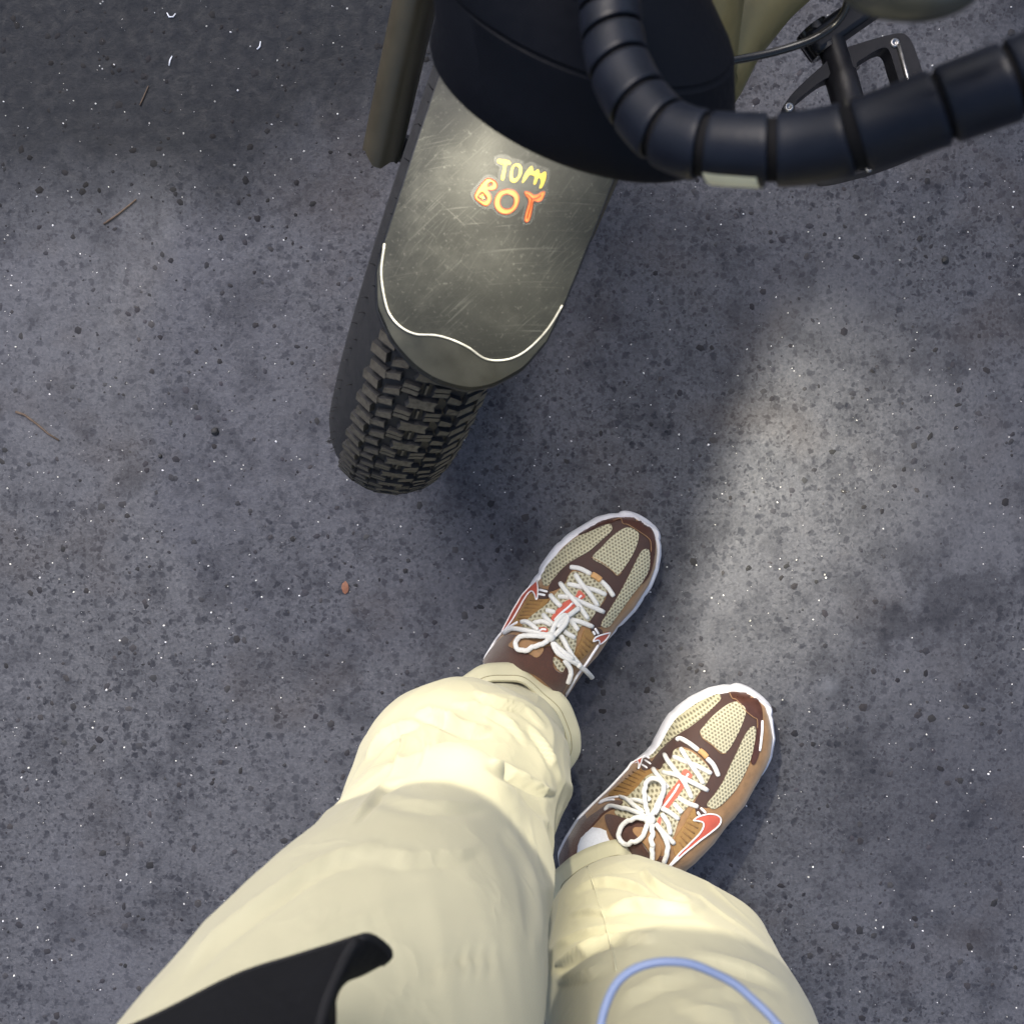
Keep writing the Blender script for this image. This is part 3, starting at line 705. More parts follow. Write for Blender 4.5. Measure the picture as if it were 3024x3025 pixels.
fwd_ = ramp(lt, math_n(lt, 'MULTIPLY_ADD', df.outputs['Value'], 0.5, 0.5), [(0.38, g(0.06)), (0.50, g(1.0))])
lt.links.new(math_n(lt, 'MULTIPLY', math_n(lt, 'MULTIPLY', math_n(lt, 'MULTIPLY', pv, pl_), shade), fwd_), em.inputs['Strength'])
lo = bpy.data.objects.new('headlamp_light', ld); COL.objects.link(lo)
ldir = (EF * math.cos(R(73)) - Vector((0, 0, 1)) * math.sin(R(73))).normalized()
lo.parent = lamp
lo.matrix_basis = Matrix.Translation(LCN + ND * .003 + Vector((0, 0, .0))) @ (-ldir).to_track_quat('Z', 'Y').to_matrix().to_4x4()

# cable loom in spiral wrap
cc = [(1815, -190, .775), (1802, -90, .776), (1800, 0, .778), (1806, 90, .780), (1830, 200, .785), (1885, 305, .792), (1965, 390, .800), (2070, 430, .808), (2200, 442, .815), (2360, 440, .822), (2540, 403, .832), (2800, 308, .845), (3024, 225, .855), (3250, 130, .865)]
cp = [P(*p) for p in crom(cc, 10)]
v, f = tube(cp, .0084, 16); loom = mk('cable_loom', v, f, M['core'], bike); loom['label'] = 'black cable bundle in spiral wrap'
seg = np.cumsum([0] + [(cp[i + 1] - cp[i]).length for i in range(len(cp) - 1)])
def at_len(s_):
    s_ = max(0, min(seg[-1] - 1e-6, s_)); i = int(np.searchsorted(seg, s_, 'right') - 1)
    return cp[i].lerp(cp[i + 1], (s_ - seg[i]) / (seg[i + 1] - seg[i]))
def len_at(px, py):
    best = None
    for s_ in np.linspace(0, seg[-1], 600):
        p = at_len(s_); k = FPX / (CAM_H - p.z); dx = 1512 + p.x * k - px; dy = 1512.5 - p.y * k - py
        if best is None or dx * dx + dy * dy < best[0]: best = (dx * dx + dy * dy, s_)
    return best[1]
gaps = [(1810, -110, .0012), (1790, 15, .0016), (1803, 100, .0018), (1826, 195, .0020), (1890, 305, .0022), (1960, 388, .0024), (2085, 432, .0026), (2280, 443, .0028), (2520, 408, .0032), (2785, 314, .0014), (2990, 236, .0014)]
gl = [(len_at(x, y), wd) for x, y, wd in gaps]; gl = [(0, 0)] + gl + [(seg[-1], 0)]
SK = .0026     # slant of the wrap's edges
for i in range(len(gl) - 1):
    a = gl[i][0] + gl[i][1] / 2; b = gl[i + 1][0] - gl[i + 1][1] / 2
    n = 32; mids = list(np.linspace(a + .0009, b - .0009, max(5, int((b - a) / .0014))))
    prf = [(a + .0004, .0083), (a, .0092), (a + .0003, .0096)] + [(x, .0098) for x in mids] + [(b - .0003, .0096), (b, .0092), (b - .0004, .0083)]
    ns = len(prf) - 1; V, F = [], []
    for s0_, rr in prf:
        for k in range(n):
            ang = 2 * math.pi * k / n
            s_ = s0_ + SK * math.sin(ang + .6)
            p = at_len(s_); t = (at_len(s_ + .002) - at_len(s_ - .002)).normalized()
            sd_ = t.cross(Vector((0, 0, 1))).normalized(); up_ = sd_.cross(t)
            V.append(p + (sd_ * math.cos(ang) + up_ * math.sin(ang)) * rr)
    for j in range(ns):
        for k in range(n): F.append((j * n + k, j * n + (k + 1) % n, (j + 1) * n + (k + 1) % n, (j + 1) * n + k))
    mk('wrap_band', V, F, M['wrap'], loom, angle=28)

# lamp glint on the wrap's lowest bend, put in as a cream-coloured strip
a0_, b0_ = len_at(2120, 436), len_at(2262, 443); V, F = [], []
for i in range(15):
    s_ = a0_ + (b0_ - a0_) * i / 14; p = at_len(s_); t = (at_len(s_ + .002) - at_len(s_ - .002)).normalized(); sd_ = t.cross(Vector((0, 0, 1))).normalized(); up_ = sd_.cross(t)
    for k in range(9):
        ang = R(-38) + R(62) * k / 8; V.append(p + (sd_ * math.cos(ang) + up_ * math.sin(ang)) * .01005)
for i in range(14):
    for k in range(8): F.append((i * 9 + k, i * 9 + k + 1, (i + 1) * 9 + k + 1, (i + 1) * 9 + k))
mk('painted_glint', V, F, simple('glint_cream', (0.80, 0.74, 0.50), 0.6, 0.1, 100), loom)
# thin glossy brake cable behind the lamp
c2 = [P(1950, 215, .46), P(2145, 182, .45), P(2300, 150, .45), P(2420, 105, .455), P(2490, 40, .465), P(2515, -60, .48)]
v, f = tube([Vector(p) for p in crom(c2, 8)], .0026, 10); mk('brake_cable', v, f, M['gloss'], bike)

# brake lever and grip end close to the camera
gcl = [(2470, -150, .868), (2530, -95, .870), (2600, -62, .872), (2690, -52, .875), (2780, -52, .877), (2850, -80, .878), (2880, -150, .878)]
gp = [P(*p) for p in crom(gcl, 6)]; ng = len(gp)
v, f = tube(gp, [.0045 + .0035 * math.sin(math.pi * min(1, i / (ng - 1) * 1.05)) for i in range(ng)], 16)
bar_m = simple('olive_grey_lever', (0.060, 0.058, 0.044), 0.35, 0.3, 60, bmp=0.05)
mk('brake_lever', v, f, bar_m, bike)
hb = [P(2660, -260, .880), P(2600, -520, .890), Vector((.10, .30, .93)), hbc + EF * .03]
v, f = tube([Vector(p) for p in crom(hb, 8)], .009, 14); mk('handlebar', v, f, M['black'], bike)

# crank and pedal
HP = 0.30
def flat_plate(outline, holes, h0, h1, n=4):
    oc = crom(outline, n, True); hs = [crom(h, n, True) for h in holes]
    pts = [tuple(p) for p in oc]; edges = [(i, (i + 1) % len(oc)) for i in range(len(oc))]
    for h in hs:
        b = len(pts); pts += [tuple(p) for p in h]; edges += [(b + i, b + (i + 1) % len(h)) for i in range(len(h))]
    v2, e2, f2, *_ = delaunay_2d_cdt([Vector(p) for p in pts], edges, [], 0, 1e-4)
    T = []
    for q in f2:
        cx = sum(v2[i].x for i in q) / 3; cy = sum(v2[i].y for i in q) / 3
        if in_poly(cx, cy, oc) and not any(in_poly(cx, cy, h) for h in hs): T.append(tuple(q))
    n_ = len(v2); base = [P(p.x, p.y, HP) for p in v2]
    V = [Vector((p.x, p.y, h1)) for p in base] + [Vector((p.x, p.y, h0)) for p in base]
    F = list(T) + [tuple(n_ + i for i in reversed(q)) for q in T]
    cnt = {}
    for q in T:
        for i in range(3):
            e = (q[i], q[(i + 1) % 3]); cnt.setdefault(tuple(sorted(e)), []).append(e)
    for k, l in cnt.items():
        if len(l) == 1: a, b = l[0]; F.append((b, a, n_ + a, n_ + b))
    return V, F
po = [(2313, 325), (2330, 290), (2375, 245), (2425, 200), (2455, 165), (2500, 150), (2570, 128), (2640, 112), (2668, 120), (2688, 155), (2712, 225), (2745, 345), (2758, 410), (2735, 445), (2626, 493), (2520, 525), (2440, 541), (2415, 530), (2370, 450), (2335, 390)]
ph_ = [[(2338, 325), (2375, 285), (2430, 245), (2465, 243), (2480, 275), (2500, 350), (2518, 425), (2505, 455), (2445, 478), (2405, 450), (2365, 385)],
       [(2518, 215), (2545, 182), (2595, 155), (2615, 165), (2628, 205), (2655, 290), (2685, 380), (2668, 402), (2600, 430), (2572, 420), (2548, 340)]]
v, f = flat_plate(po, ph_, HP - .008, HP + .008)
ped = mk('pedal', v, f, M['pedal'], bike, smooth=True, angle=35); ped['label'] = 'black platform pedal with open frame'
bevel_obj(ped, .0012, 2)
sp0, sp1 = P(2452, 120, HP + .003), P(2560, 500, HP + .003)
v, f = tube([sp0, sp0.lerp(sp1, .25), sp0.lerp(sp1, .27), sp0.lerp(sp1, .55), sp0.lerp(sp1, .6), sp1], [.0105, .0105, .0122, .0122, .0095, .0095], 18); mk('spindle', v, f, M['pedal'], ped, angle=40)
v, f = tube([P(2652, 130, HP + .009), P(2725, 400, HP + .009)], .0016, 6); mk('pedal_rib', v, f, M['metal'], ped)
for px, py in ((2328, 318), (2640, 128), (2565, 496), (2740, 420)):
    v, f = lathe(P(px, py, HP + .0075), Vector((0, 0, 1)), [(0, .0038), (.002, .0034), (.0022, .0018), (.0012, .0017), (.0012, 0)], 10); mk('pedal_pin', v, f, M['metal'], ped)
ca = (P(2562, 21, HP) - P(2440, 106, HP)).normalized()
cs = ca.cross(Vector((0, 0, 1)))
cr0 = P(2432, 112, HP)
v, f = box(cr0 + ca * .08, ca, cs, Vector((0, 0, 1)), .19, .020, .026)
crk = bevel_obj(mk('crank_arm', v, f, M['black'], bike, smooth=True, angle=40), .004, 3)
v, f = lathe(cr0 - ca * .004 + cs * -.012, cs, [(0, 0), (0, .013), (.022, .013), (.022, 0)], 18); mk('crank_bolt', v, f, M['gloss'], crk, angle=40)
v, f = lathe(cr0 + ca * .165 - cs * .09, cs, [(0, 0), (0, .026), (.12, .026), (.12, 0)], 24); mk('bottom_bracket', v, f, M['black'], bike, angle=40)
# kickstand that carries the leaning bicycle, and the rear wheel far out of the frame
BK = Vector((.80, .60, 0)); rear = bb + BK * .42; rear.z = .254
v, f = tube([bb + Vector((0, 0, -.02)), bb + BK * .28 + Vector((.07, -.09, -.33))], [.009, .008], 10); mk('kickstand', v, f, M['black'], bike)
rs = BK.cross(Vector((0, 0, 1)))
V, F = [], []
for i in range(72):
    th = 2 * math.pi * i / 72
    for k in range(16):
        ph = 2 * math.pi * k / 16; r = .202 + .052 * math.cos(ph)
        V.append(rear + BK * (r * math.cos(th)) + Vector((0, 0, 1)) * (r * math.sin(th)) + rs * (.05 * math.sin(ph)))
for i in range(72):
    for k in range(16): F.append((i * 16 + k, i * 16 + (k + 1) % 16, ((i + 1) % 72) * 16 + (k + 1) % 16, ((i + 1) % 72) * 16 + k))
mk('rear_tyre', V, F, M['tyre'], bike)
v, f = lathe(rear - rs * .03, rs, [(0, 0), (0, .15), (.06, .15), (.06, 0)], 40); mk('rear_disc', v, f, M['black'], bike, angle=40)
for sg in (-1, 1):
    v, f = tube([bb + rs * .04 * sg, rear + rs * .075 * sg], .010, 10); mk('chainstay', v, f, M['olive'], bike)

# ------------------------------------------------------------------ person
person = root('person', 'person in khaki trousers, brown and cream sneakers and black jacket standing facing the wheel', 'person', (0.03, -0.28, 0))
# ---- trousers
FWD = Vector((.36, .933, 0)); LAT = Vector((.933, -.36, 0))
#      h     cx      cy     half-width  front   back   point
RL_ = [(.118, -.004, -.207, .052, .047, .060, 0), (.15, -.005, -.208, .054, .046, .062, 0), (.175, -.012, -.209, .060, .047, .066, 0), (.205, -.022, -.211, .074, .058, .070, 0),
       (.245, -.034, -.215, .083, .074, .074, .002), (.285, -.042, -.220, .085, .076, .078, .004), (.325, -.046, -.225, .080, .064, .080, .0), (.375, -.049, -.230, .076, .056, .082, .0),
       (.415, -.050, -.232, .074, .064, .084, .012), (.450, -.052, -.233, .076, .068, .086, .020), (.50, -.056, -.235, .077, .070, .090, .010), (.60, -.063, -.228, .080, .070, .094, .0),
       (.70, -.078, -.245, .088, .074, .098, 0), (.80, -.086, -.275, .096, .080, .105, 0), (.86, -.080, -.290, .100, .082, .110, 0)]
RR_ = [(.118, .0926, -.378, .052, .048, .060, 0), (.15, .094, -.376, .054, .047, .062, 0), (.175, .098, -.370, .058, .047, .064, 0), (.21, .101, -.363, .068, .055, .066, 0),
       (.25, .103, -.354, .076, .066, .070, .004), (.29, .105, -.348, .079, .070, .074, .014), (.33, .107, -.346, .082, .070, .078, .012), (.38, .110, -.346, .086, .074, .082, .004), (.43, .112, -.347, .088, .078, .084, 0),
       (.50, .106, -.350, .088, .080, .086, 0), (.60, .095, -.352, .090, .084, .092, 0), (.70, .078, -.352, .095, .090, .098, 0), (.80, .050, -.345, .100, .095, .105, 0), (.86, .030, -.340, .105, .095, .110, 0)]
def leg_surface(rings, pt_ang, seed, creases, nseg=280, sub=13):
    rs_ = crom(rings, sub)
    V, F = [], []
    for i, (h, cx, cy, hw, fr, bk, ptn) in enumerate(rs_):
        for k in range(nseg):
            a = 2 * math.pi * k / nseg
            ca_, sa_ = math.cos(a), math.sin(a)
            x = abs(ca_) ** .92 * math.copysign(1, ca_) * hw
            y = abs(sa_) ** .92 * math.copysign(1, sa_) * (fr if sa_ > 0 else bk)
            da = (a - pt_ang + math.pi) % (2 * math.pi) - math.pi
            bumpv = ptn * math.exp(-(da / .36) ** 2)
            rdir = LAT * ca_ + FWD * sa_
            # cloth folds: long slanting ridges with crisp crests, present only in patches
            def rdg(v, pw): return max(0.0, 1 - abs(noise.noise(v)) * 2.2) ** pw
            sl = .35 * math.sin(a + seed) + .12 * math.sin(2 * a + seed * 2)
            m1 = max(0, min(1, noise.noise(Vector((ca_ * 1.1 + seed, sa_ * 1.1, h * 4))) * 1.6 + .55))
            m2 = max(0, min(1, noise.noise(Vector((ca_ * 1.3 - seed, sa_ * 1.3, h * 5 + 7))) * 1.6 + .5))
            n1 = rdg(Vector((ca_ * .9 + seed, sa_ * .9, (h + sl * .25) * 8.5)), 2.2)
            n2 = rdg(Vector((ca_ * 1.2 + seed * 3, sa_ * 1.2 + 5, (h - sl * .4) * 15)), 2.6)
            n3 = rdg(Vector((ca_ * 2.6, sa_ * 2.6 + seed, (h + a * .05) * 26)), 3.0)
            am = min(1, max(0.2, (h - .12) / .10)); hi_ = 1.0 if h < .40 else max(.25, 1 - (h - .40) * 5)
            dsp = am * hi_ * (.0055 * (n1 - .3) * m1 + .0026 * (n2 - .25) * m2 + .0005 * n3 * m1)
            p = Vector((cx, cy, h)) + LAT * x + FWD * y + rdir * (bumpv + dsp)
            p.z += am * .006 * noise.noise(Vector((ca_ * 1.5, sa_ * 1.5, h * 6 + seed)))
            V.append(p)
    nr = len(rs_)
    # the folds one can see in the photograph: a soft crest with a tuck on one side
    A = np.array([tuple(p) for p in V]); kpx = FPX / (CAM_H - A[:, 2])
    U = np.stack([1512 + A[:, 0] * kpx, 1512.5 - A[:, 1] * kpx], 1)
    cen = np.repeat(np.array([[r[1], r[2], r[0]] for r in rs_]), nseg, 0)
    rad = A - cen; rad[:, 2] = 0; rad /= np.linalg.norm(rad, axis=1)[:, None] + 1e-9
    face = ((np.array([0, 0, CAM_H]) - A) * rad).sum(1) / np.linalg.norm(np.array([0, 0, CAM_H]) - A, axis=1) + .25
    face = np.clip(face * 3, 0, 1)
    dsum = np.zeros(len(A))
    for pts, amp, wid in creases:
        c = crom(pts, 8); best = np.full(len(A), 1e9); sgn = np.zeros(len(A)); tt = np.zeros(len(A))
        for i in range(len(c) - 1):
            a_, b_ = c[i], c[i + 1]; ab = b_ - a_; L2 = (ab ** 2).sum() + 1e-9
            t_ = np.clip(((U - a_) @ ab) / L2, 0, 1); q_ = a_ + t_[:, None] * ab; d_ = np.linalg.norm(U - q_, axis=1)
            m_ = d_ < best; best[m_] = d_[m_]; cr_ = ab[0] * (U[:, 1] - a_[1]) - ab[1] * (U[:, 0] - a_[0]); sgn[m_] = np.sign(cr_[m_]); tt[m_] = ((i + t_[m_]) / (len(c) - 1))
        sd2 = best * sgn; tp = np.sin(np.pi * np.clip(tt, 0, 1)) ** .6
        scl = (CAM_H - A[:, 2]) / .75
        w2 = wid / scl
        dsum += amp * tp * (1.15 * np.exp(-np.abs(sd2) / (w2 * .75)) - .9 * np.exp(-((sd2 - 1.2 * w2) / (w2 * .7)) ** 2)) * np.where(best < 8 * w2, 1, 0)
    A = A + rad * (dsum * face)[:, None]; A[:, 2] += dsum * face * .35
    V = [Vector(p) for p in A]
    for i in range(nr - 1):
        for k in range(nseg): F.append((i * nseg + k, i * nseg + (k + 1) % nseg, (i + 1) * nseg + (k + 1) % nseg, (i + 1) * nseg + k))
    return V, F
CL = [([(1226, 2108), (1274, 2110), (1322, 2128), (1389, 2156), (1450, 2158)], .0065, 15), ([(1446, 2244), (1516, 2286), (1587, 2326), (1640, 2342)], .0055, 14),
      ([(1110, 2346), (1208, 2370), (1296, 2378), (1428, 2381)], .0040, 16), ([(966, 2519), (1076, 2524), (1208, 2532), (1340, 2526), (1420, 2510)], .0035, 15),
      ([(560, 2850), (642, 2762), (813, 2637), (927, 2563), (1029, 2523), (1120, 2500)], .0050, 18),
      ([(1045, 2422), (1085, 2374), (1130, 2330), (1190, 2300)], .0040, 13), ([(1080, 2240), (1130, 2180), (1180, 2150), (1240, 2130)], .0050, 12), ([(1190, 2160), (1186, 2220), (1150, 2300)], .0030, 10),
      ([(1240, 2140), (1262, 2200), (1240, 2280)], .0022, 9), ([(1400, 2040), (1460, 2070), (1540, 2090), (1610, 2150)], .0035, 12), ([(1330, 2075), (1420, 2090), (1500, 2130), (1560, 2200)], .0028, 11),
      ([(1560, 2140), (1620, 2220), (1660, 2310)], .0030, 12), ([(1500, 2450), (1560, 2560), (1590, 2680), (1600, 2800)], .0030, 22),
      ([(700, 2930), (900, 2800), (1100, 2700), (1250, 2660)], .0022, 20), ([(1250, 2880), (1380, 2830), (1500, 2830)], -.0025, 16)]
CR = [([(1640, 2850), (1667, 2838), (1746, 2789), (1844, 2765), (1943, 2768)], .0042, 13), ([(1638, 2789), (1721, 2755), (1810, 2742), (1880, 2745)], .0030, 11),
      ([(1795, 2686), (1869, 2666), (1967, 2676), (2080, 2679)], .0045, 14), ([(2031, 2814), (2140, 2839), (2238, 2873), (2336, 2922)], .0035, 15), ([(1820, 2967), (1894, 2922), (1972, 2893), (2060, 2880)], .0035, 14),
      ([(2041, 2942), (2120, 2932), (2189, 2932), (2300, 2950)], .0025, 12), ([(1903, 2568), (1928, 2602), (1975, 2635), (2040, 2660)], .0040, 12), ([(1700, 2620), (1780, 2600), (1860, 2610), (1920, 2640)], .0035, 12),
      ([(1640, 2900), (1720, 2880), (1800, 2850)], .0030, 11), ([(1990, 2960), (2080, 2985), (2180, 3010)], .0028, 14), ([(1680, 2700), (1740, 2690), (1800, 2700)], .0022, 9)]
CL = [(p, a * (1.25 if p[0][1] < 2320 else .75), w * (.9 if p[0][1] < 2320 else .7)) for p, a, w in CL]; CR = [(p, a * 1.15, w) for p, a, w in CR]
lv, lf = leg_surface(RL_, R(92), 3.3, CL)
rv, rf = leg_surface(RR_, R(42), 9.1, CR)
hv_, hf_ = [], []
hr_ = [(.80, -.035, -.315, .185, .112, .118), (.86, -.035, -.32, .175, .110, .122), (.92, -.035, -.33, .160, .105, .115), (1.0, -.035, -.335, .150, .100, .105)]
for (h, cx, cy, hw, fr, bk) in hr_:
    for k in range(48):
        a = 2 * math.pi * k / 48
        hv_.append(Vector((cx, cy, h)) + LAT * (math.cos(a) * hw) + FWD * (math.sin(a) * (fr if math.sin(a) > 0 else bk)))
for i in range(len(hr_) - 1):
    for k in range(48): hf_.append((i * 48 + k, i * 48 + (k + 1) % 48, (i + 1) * 48 + (k + 1) % 48, (i + 1) * 48 + k))
hf_.append(tuple(reversed(range(48)))); hf_.append(tuple(3 * 48 + k for k in range(48)))
tv, tf = join([(lv, lf), (rv, rf), (hv_, hf_)])
trou = mk('trousers', tv, tf, M['trousers'], person); trou['label'] = 'loose khaki cotton trousers with wide legs'
SLEFT, SRIGHT = Surf(lv, lf), Surf(rv, rf)
# turned hems standing off the ankles
def cuff(outer, ctr, h, wid, seed):
    """outer: px points along the visible front of the hem; closed behind by an arc about ctr"""
    c = P(ctr[0], ctr[1], h)
    pts = [P(x, y, h) for x, y in outer]
    a0 = math.atan2(pts[0].y - c.y, pts[0].x - c.x); a1 = math.atan2(pts[-1].y - c.y, pts[-1].x - c.x)
    while a0 < a1: a0 += 2 * math.pi
    r0, r1 = (pts[0] - c).length, (pts[-1] - c).length
    back = []
    # go on clockwise from the last point back to the first
    span = 2 * math.pi - (a0 - a1)
    for k in range(1, 8):
        t = k / 8; a = a1 - span * t; r = (r1 * (1 - t) + r0 * t) * .94
        back.append(c + Vector((math.cos(a), math.sin(a), 0)) * r)
    loop = crom(pts + back, 10, True); n = len(loop); V, F = [], []
    prof = [(-.0155, .0120), (-.0135, .0135), (-.0020, .0030), (.0000, .0005), (.0004, -.0050), (-.0014, -.0060), (-.0030, -.0010), (-.0160, .0100)]
    for i, p in enumerate(loop):
        p = Vector(p); rd = (p - c); rd.z = 0; rd.normalize()
        wv = .0025 * noise.noise(Vector((math.cos(i / n * 6.28) * 2 + seed, math.sin(i / n * 6.28) * 2, 0)))
        for x, z in prof: V.append(p + rd * (x + wv) + Vector((0, 0, z * wid + wv * 1.5)))
    m = len(prof)
    for i in range(n):
        for k in range(m): F.append((i * m + k, i * m + (k + 1) % m, ((i + 1) % n) * m + (k + 1) % m, ((i + 1) % n) * m + k))
    o = mk('cuff', V, F, M['trousers'], trou, angle=50)
    st_ = []
    for i, p in enumerate(loop):
        p = Vector(p); rd = (p - c); rd.z = 0; rd.normalize(); wv = .0025 * noise.noise(Vector((math.cos(i / n * 6.28) * 2 + seed, math.sin(i / n * 6.28) * 2, 0)))
        st_.append(p + rd * (-.0095 + wv) + Vector((0, 0, .0101 + wv * 1.5)))
    v, f = tube(st_, .00045, 5, closed=True); mk('hem_stitch', v, f, M['stitch'], trou)
    return o
cuff([(1338, 2030), (1389, 1986), (1450, 1962), (1524, 1960), (1576, 1981), (1627, 2023), (1674, 2074), (1702, 2130), (1713, 2182), (1709, 2240)], (1510, 2165), .132, 1.0, 1.0)['label'] = 'turned hem of the left trouser leg'
cuff([(1627, 2602), (1662, 2560), (1697, 2530), (1740, 2508), (1786, 2492), (1838, 2490), (1880, 2533), (1930, 2577), (1988, 2624), (2020, 2670)], (1810, 2690), .132, 1.0, 5.0)['label'] = 'turned hem of the right trouser leg'
# stitched side seam of the right leg
v, f = tube(SRIGHT.line([(1733, 2560), (1752, 2610), (1766, 2660), (1786, 2720), (1804, 2790), (1820, 2870)], .0003, 5), .0009, 5); mk('seam', v, f, M['trousers'], trou)

# ---- body inside the clothes, one surface
def body_tube(path, rad): return tube([Vector(p) for p in crom([tuple(p) + (r,) for p, r in zip(path, rad)], 6)[:, :3]], list(crom([(r,) for r in rad], 6)[:, 0]), 20)
bm = bmesh.new()
joints = [((-.01, -.215, .06), .030), ((-.012, -.215, .12), .030), ((-.05, -.235, .45), .042), ((-.09, -.285, .82), .062), ((-.035, -.325, .90), .085),
          ((.045, -.345, .82), .062), ((.105, -.360, .45), .042), ((.092, -.378, .12), .030), ((.09, -.378, .06), .030), ((-.035, -.335, .99), .080)]
vsb = [bm.verts.new(p) for p, r in joints]
for a, b in ((0, 1), (1, 2), (2, 3), (3, 4), (4, 5), (5, 6), (6, 7), (7, 8), (4, 9)): bm.edges.new((vsb[a], vsb[b]))
meb = bpy.data.meshes.new('body'); bm.to_mesh(meb); bm.free()
body = link('body', meb, person, M['skin'])
sk = body.modifiers.new('skin', 'SKIN')
if not meb.skin_vertices: meb.attributes
try:
    lay = meb.skin_vertices[0].data
except Exception:
    bpy.context.view_layer.objects.active = body; body.select_set(True); bpy.ops.mesh.customdata_skin_add(); lay = meb.skin_vertices[0].data
for i, (p, r) in enumerate(joints): lay[i].radius = (r, r); lay[i].use_root = (i == 4)
ss = body.modifiers.new('smooth', 'SUBSURF'); ss.levels = 2; ss.render_levels = 2

# ---- sneakers
SHOE_L = 0.285
ZC = [(0, .070), (.03, .092), (.10, .096), (.20, .092), (.29, .098), (.36, .118), (.41, .121), (.47, .113), (.56, .098), (.65, .084), (.74, .074), (.82, .066), (.89, .059), (.94, .051), (.975, .041), (1.0, .024)]
def interp(tab, x): return float(np.interp(x, [p[0] for p in tab], [p[1] for p in tab]))
def shoe(left_px, right_px, toe_px, ang, T, labels):
    ax = Vector((math.cos(ang), math.sin(ang), 0)); pr = Vector((ax.y, -ax.x, 0))
    toe = P(*toe_px, .025); heel = toe - ax * SHOE_L
    def loc(px):
        w_ = P(px[0], px[1], .024) - heel
        hh = float(np.interp(w_.dot(ax) / SHOE_L, [.48, .64], [.052, .024]))     # the widest point rides up the side wall behind the toes
        w_ = P(px[0], px[1], hh) - heel; return (w_.dot(ax), w_.dot(pr))
    Lc = sorted(loc(p) for p in left_px); Rc = sorted(loc(p) for p in right_px)
    tipb = (Lc[-1][1] + Rc[-1][1]) / 2
    Lc = [(0.0, -.032)] + [c for c in Lc if c[0] > .02] 
    Rc = [(0.0, .032)] + [c for c in Rc if c[0] > .02] 
    a_last = min(Lc[-1][0], Rc[-1][0])
    def side(tab, a): return float(np.interp(a, [c[0] for c in tab], [c[1] for c in tab]))
    def lims(a):
        l, r = side(Lc, a), side(Rc, a); m = (l + r) / 2; hwid = (r - l) / 2
        if a < .034: hwid *= math.sqrt(max(.0004, 1 - ((.034 - a) / .0345) ** 2))
        if a > a_last - .002:
            m0 = (side(Lc, a_last - .002) + side(Rc, a_last - .002)) / 2; h0 = (side(Rc, a_last - .002) - side(Lc, a_last - .002)) / 2
            k = min(1, (a - a_last + .002) / (SHOE_L - a_last + .002)); m = m0; hwid = h0 * math.sqrt(max(0, 1 - k * k))
        return m, max(hwid, .0006)
    st = [SHOE_L * (0.5 - 0.5 * math.cos(math.pi * i / 90)) for i in range(91)]
    # sole
    ring = [(0.000, -.005), (.004, -.0015), (.012, .0008), (.020, .0), (.026, -.0012), (.0305, -.004)]
    V, F = [], []
    outl = []
    for a in st: m, hwd = lims(a); outl.append((a, m - hwd, -1))
    for a in reversed(st): m, hwd = lims(a); outl.append((a, m + hwd, 1))
    no = len(outl)
    ctr_tab = [(a, lims(a)[0]) for a in st]
    for z, ins in ring:
        for (a, b, sg) in outl:
            m, hwd = lims(a)
            k = max(0.05, (hwd + ins) / hwd) if hwd > .004 else .6
            aa = min(max(a, -ins * 1.0), SHOE_L + ins)
            lift = .010 * max(0, (a / SHOE_L - .78) / .22) ** 2 + .006 * max(0, (.12 - a / SHOE_L) / .12) ** 2
            zz = z * (1.25 if a < SHOE_L * .45 else 1.0 + .25 * max(0, (SHOE_L * .6 - a) / (SHOE_L * .15)) if a < SHOE_L * .6 else 1.0)
            # grooves between the sidewall segments
            gr = 0
            for gpos in (.30, .46, .62, .76):
                gr += .0016 * math.exp(-((a / SHOE_L - gpos) / .006) ** 2) if z > .006 else 0
            V.append(heel + ax * aa + pr * (m + (b - m) * k - sg * gr) + Vector((0, 0, zz + lift)))
    for i in range(len(ring) - 1):
        for k in range(no): F.append((i * no + k, i * no + (k + 1) % no, (i + 1) * no + (k + 1) % no, (i + 1) * no + k))
    half = no // 2
    for base in (0, (len(ring) - 1) * no):
        for k in range(half - 1): F.append((base + k, base + k + 1, base + no - 2 - k, base + no - 1 - k))
    soleV, soleF = V, F
    # upper
    V, F = [], []; nb = 41
    for a in st:
        fr = a / SHOE_L; m, hwd = lims(a); zc = interp(ZC, fr); z0 = .020 if fr > .5 else .026
        ins = float(np.interp(fr, [0, .40, .52, .62, 1], [.000, -.0012, -.0008, .0050, .0052]))
        hw2 = max(hwd - ins, .0004); aa = min(max(a, .004), SHOE_L - .006)
        pz = 1.0 if fr > .62 else 1.0
        for j in range(nb):
            phi = math.pi * (1 - j / (nb - 1)); c, s_ = math.cos(phi), math.sin(phi)
            b = math.copysign(abs(c) ** (.80 if fr > .6 else .72), c); z = z0 + (zc - z0) * s_ ** (.78 if fr > .6 else .95)
            V.append(heel + ax * aa + pr * (m + b * hw2) + Vector((0, 0, z)))
    for i in range(len(st) - 1):
        for j in range(nb - 1): F.append((i * nb + j, i * nb + j + 1, (i + 1) * nb + j + 1, (i + 1) * nb + j))
    mi = [1 if i // (nb - 1) < 32 else 0 for i in range(len(F))]
    ob = mk('sneaker', V, F, [M['tan'], M['collar']], person, mats=mi); ob['label'] = labels
    mk('midsole', soleV, soleF, M['sole'], ob, angle=60)
    S = Surf(V, F); zf_ = T['Z']
    def pan(name, pts, off, mat, step=9, th=.0012, lab=None):
        v, f = S.panel([zf_(p) for p in pts], off, step=step, n=4, thick=th); o = mk(name, v, f, M[mat], ob, angle=50)
        if lab: o['label'] = lab
        return o
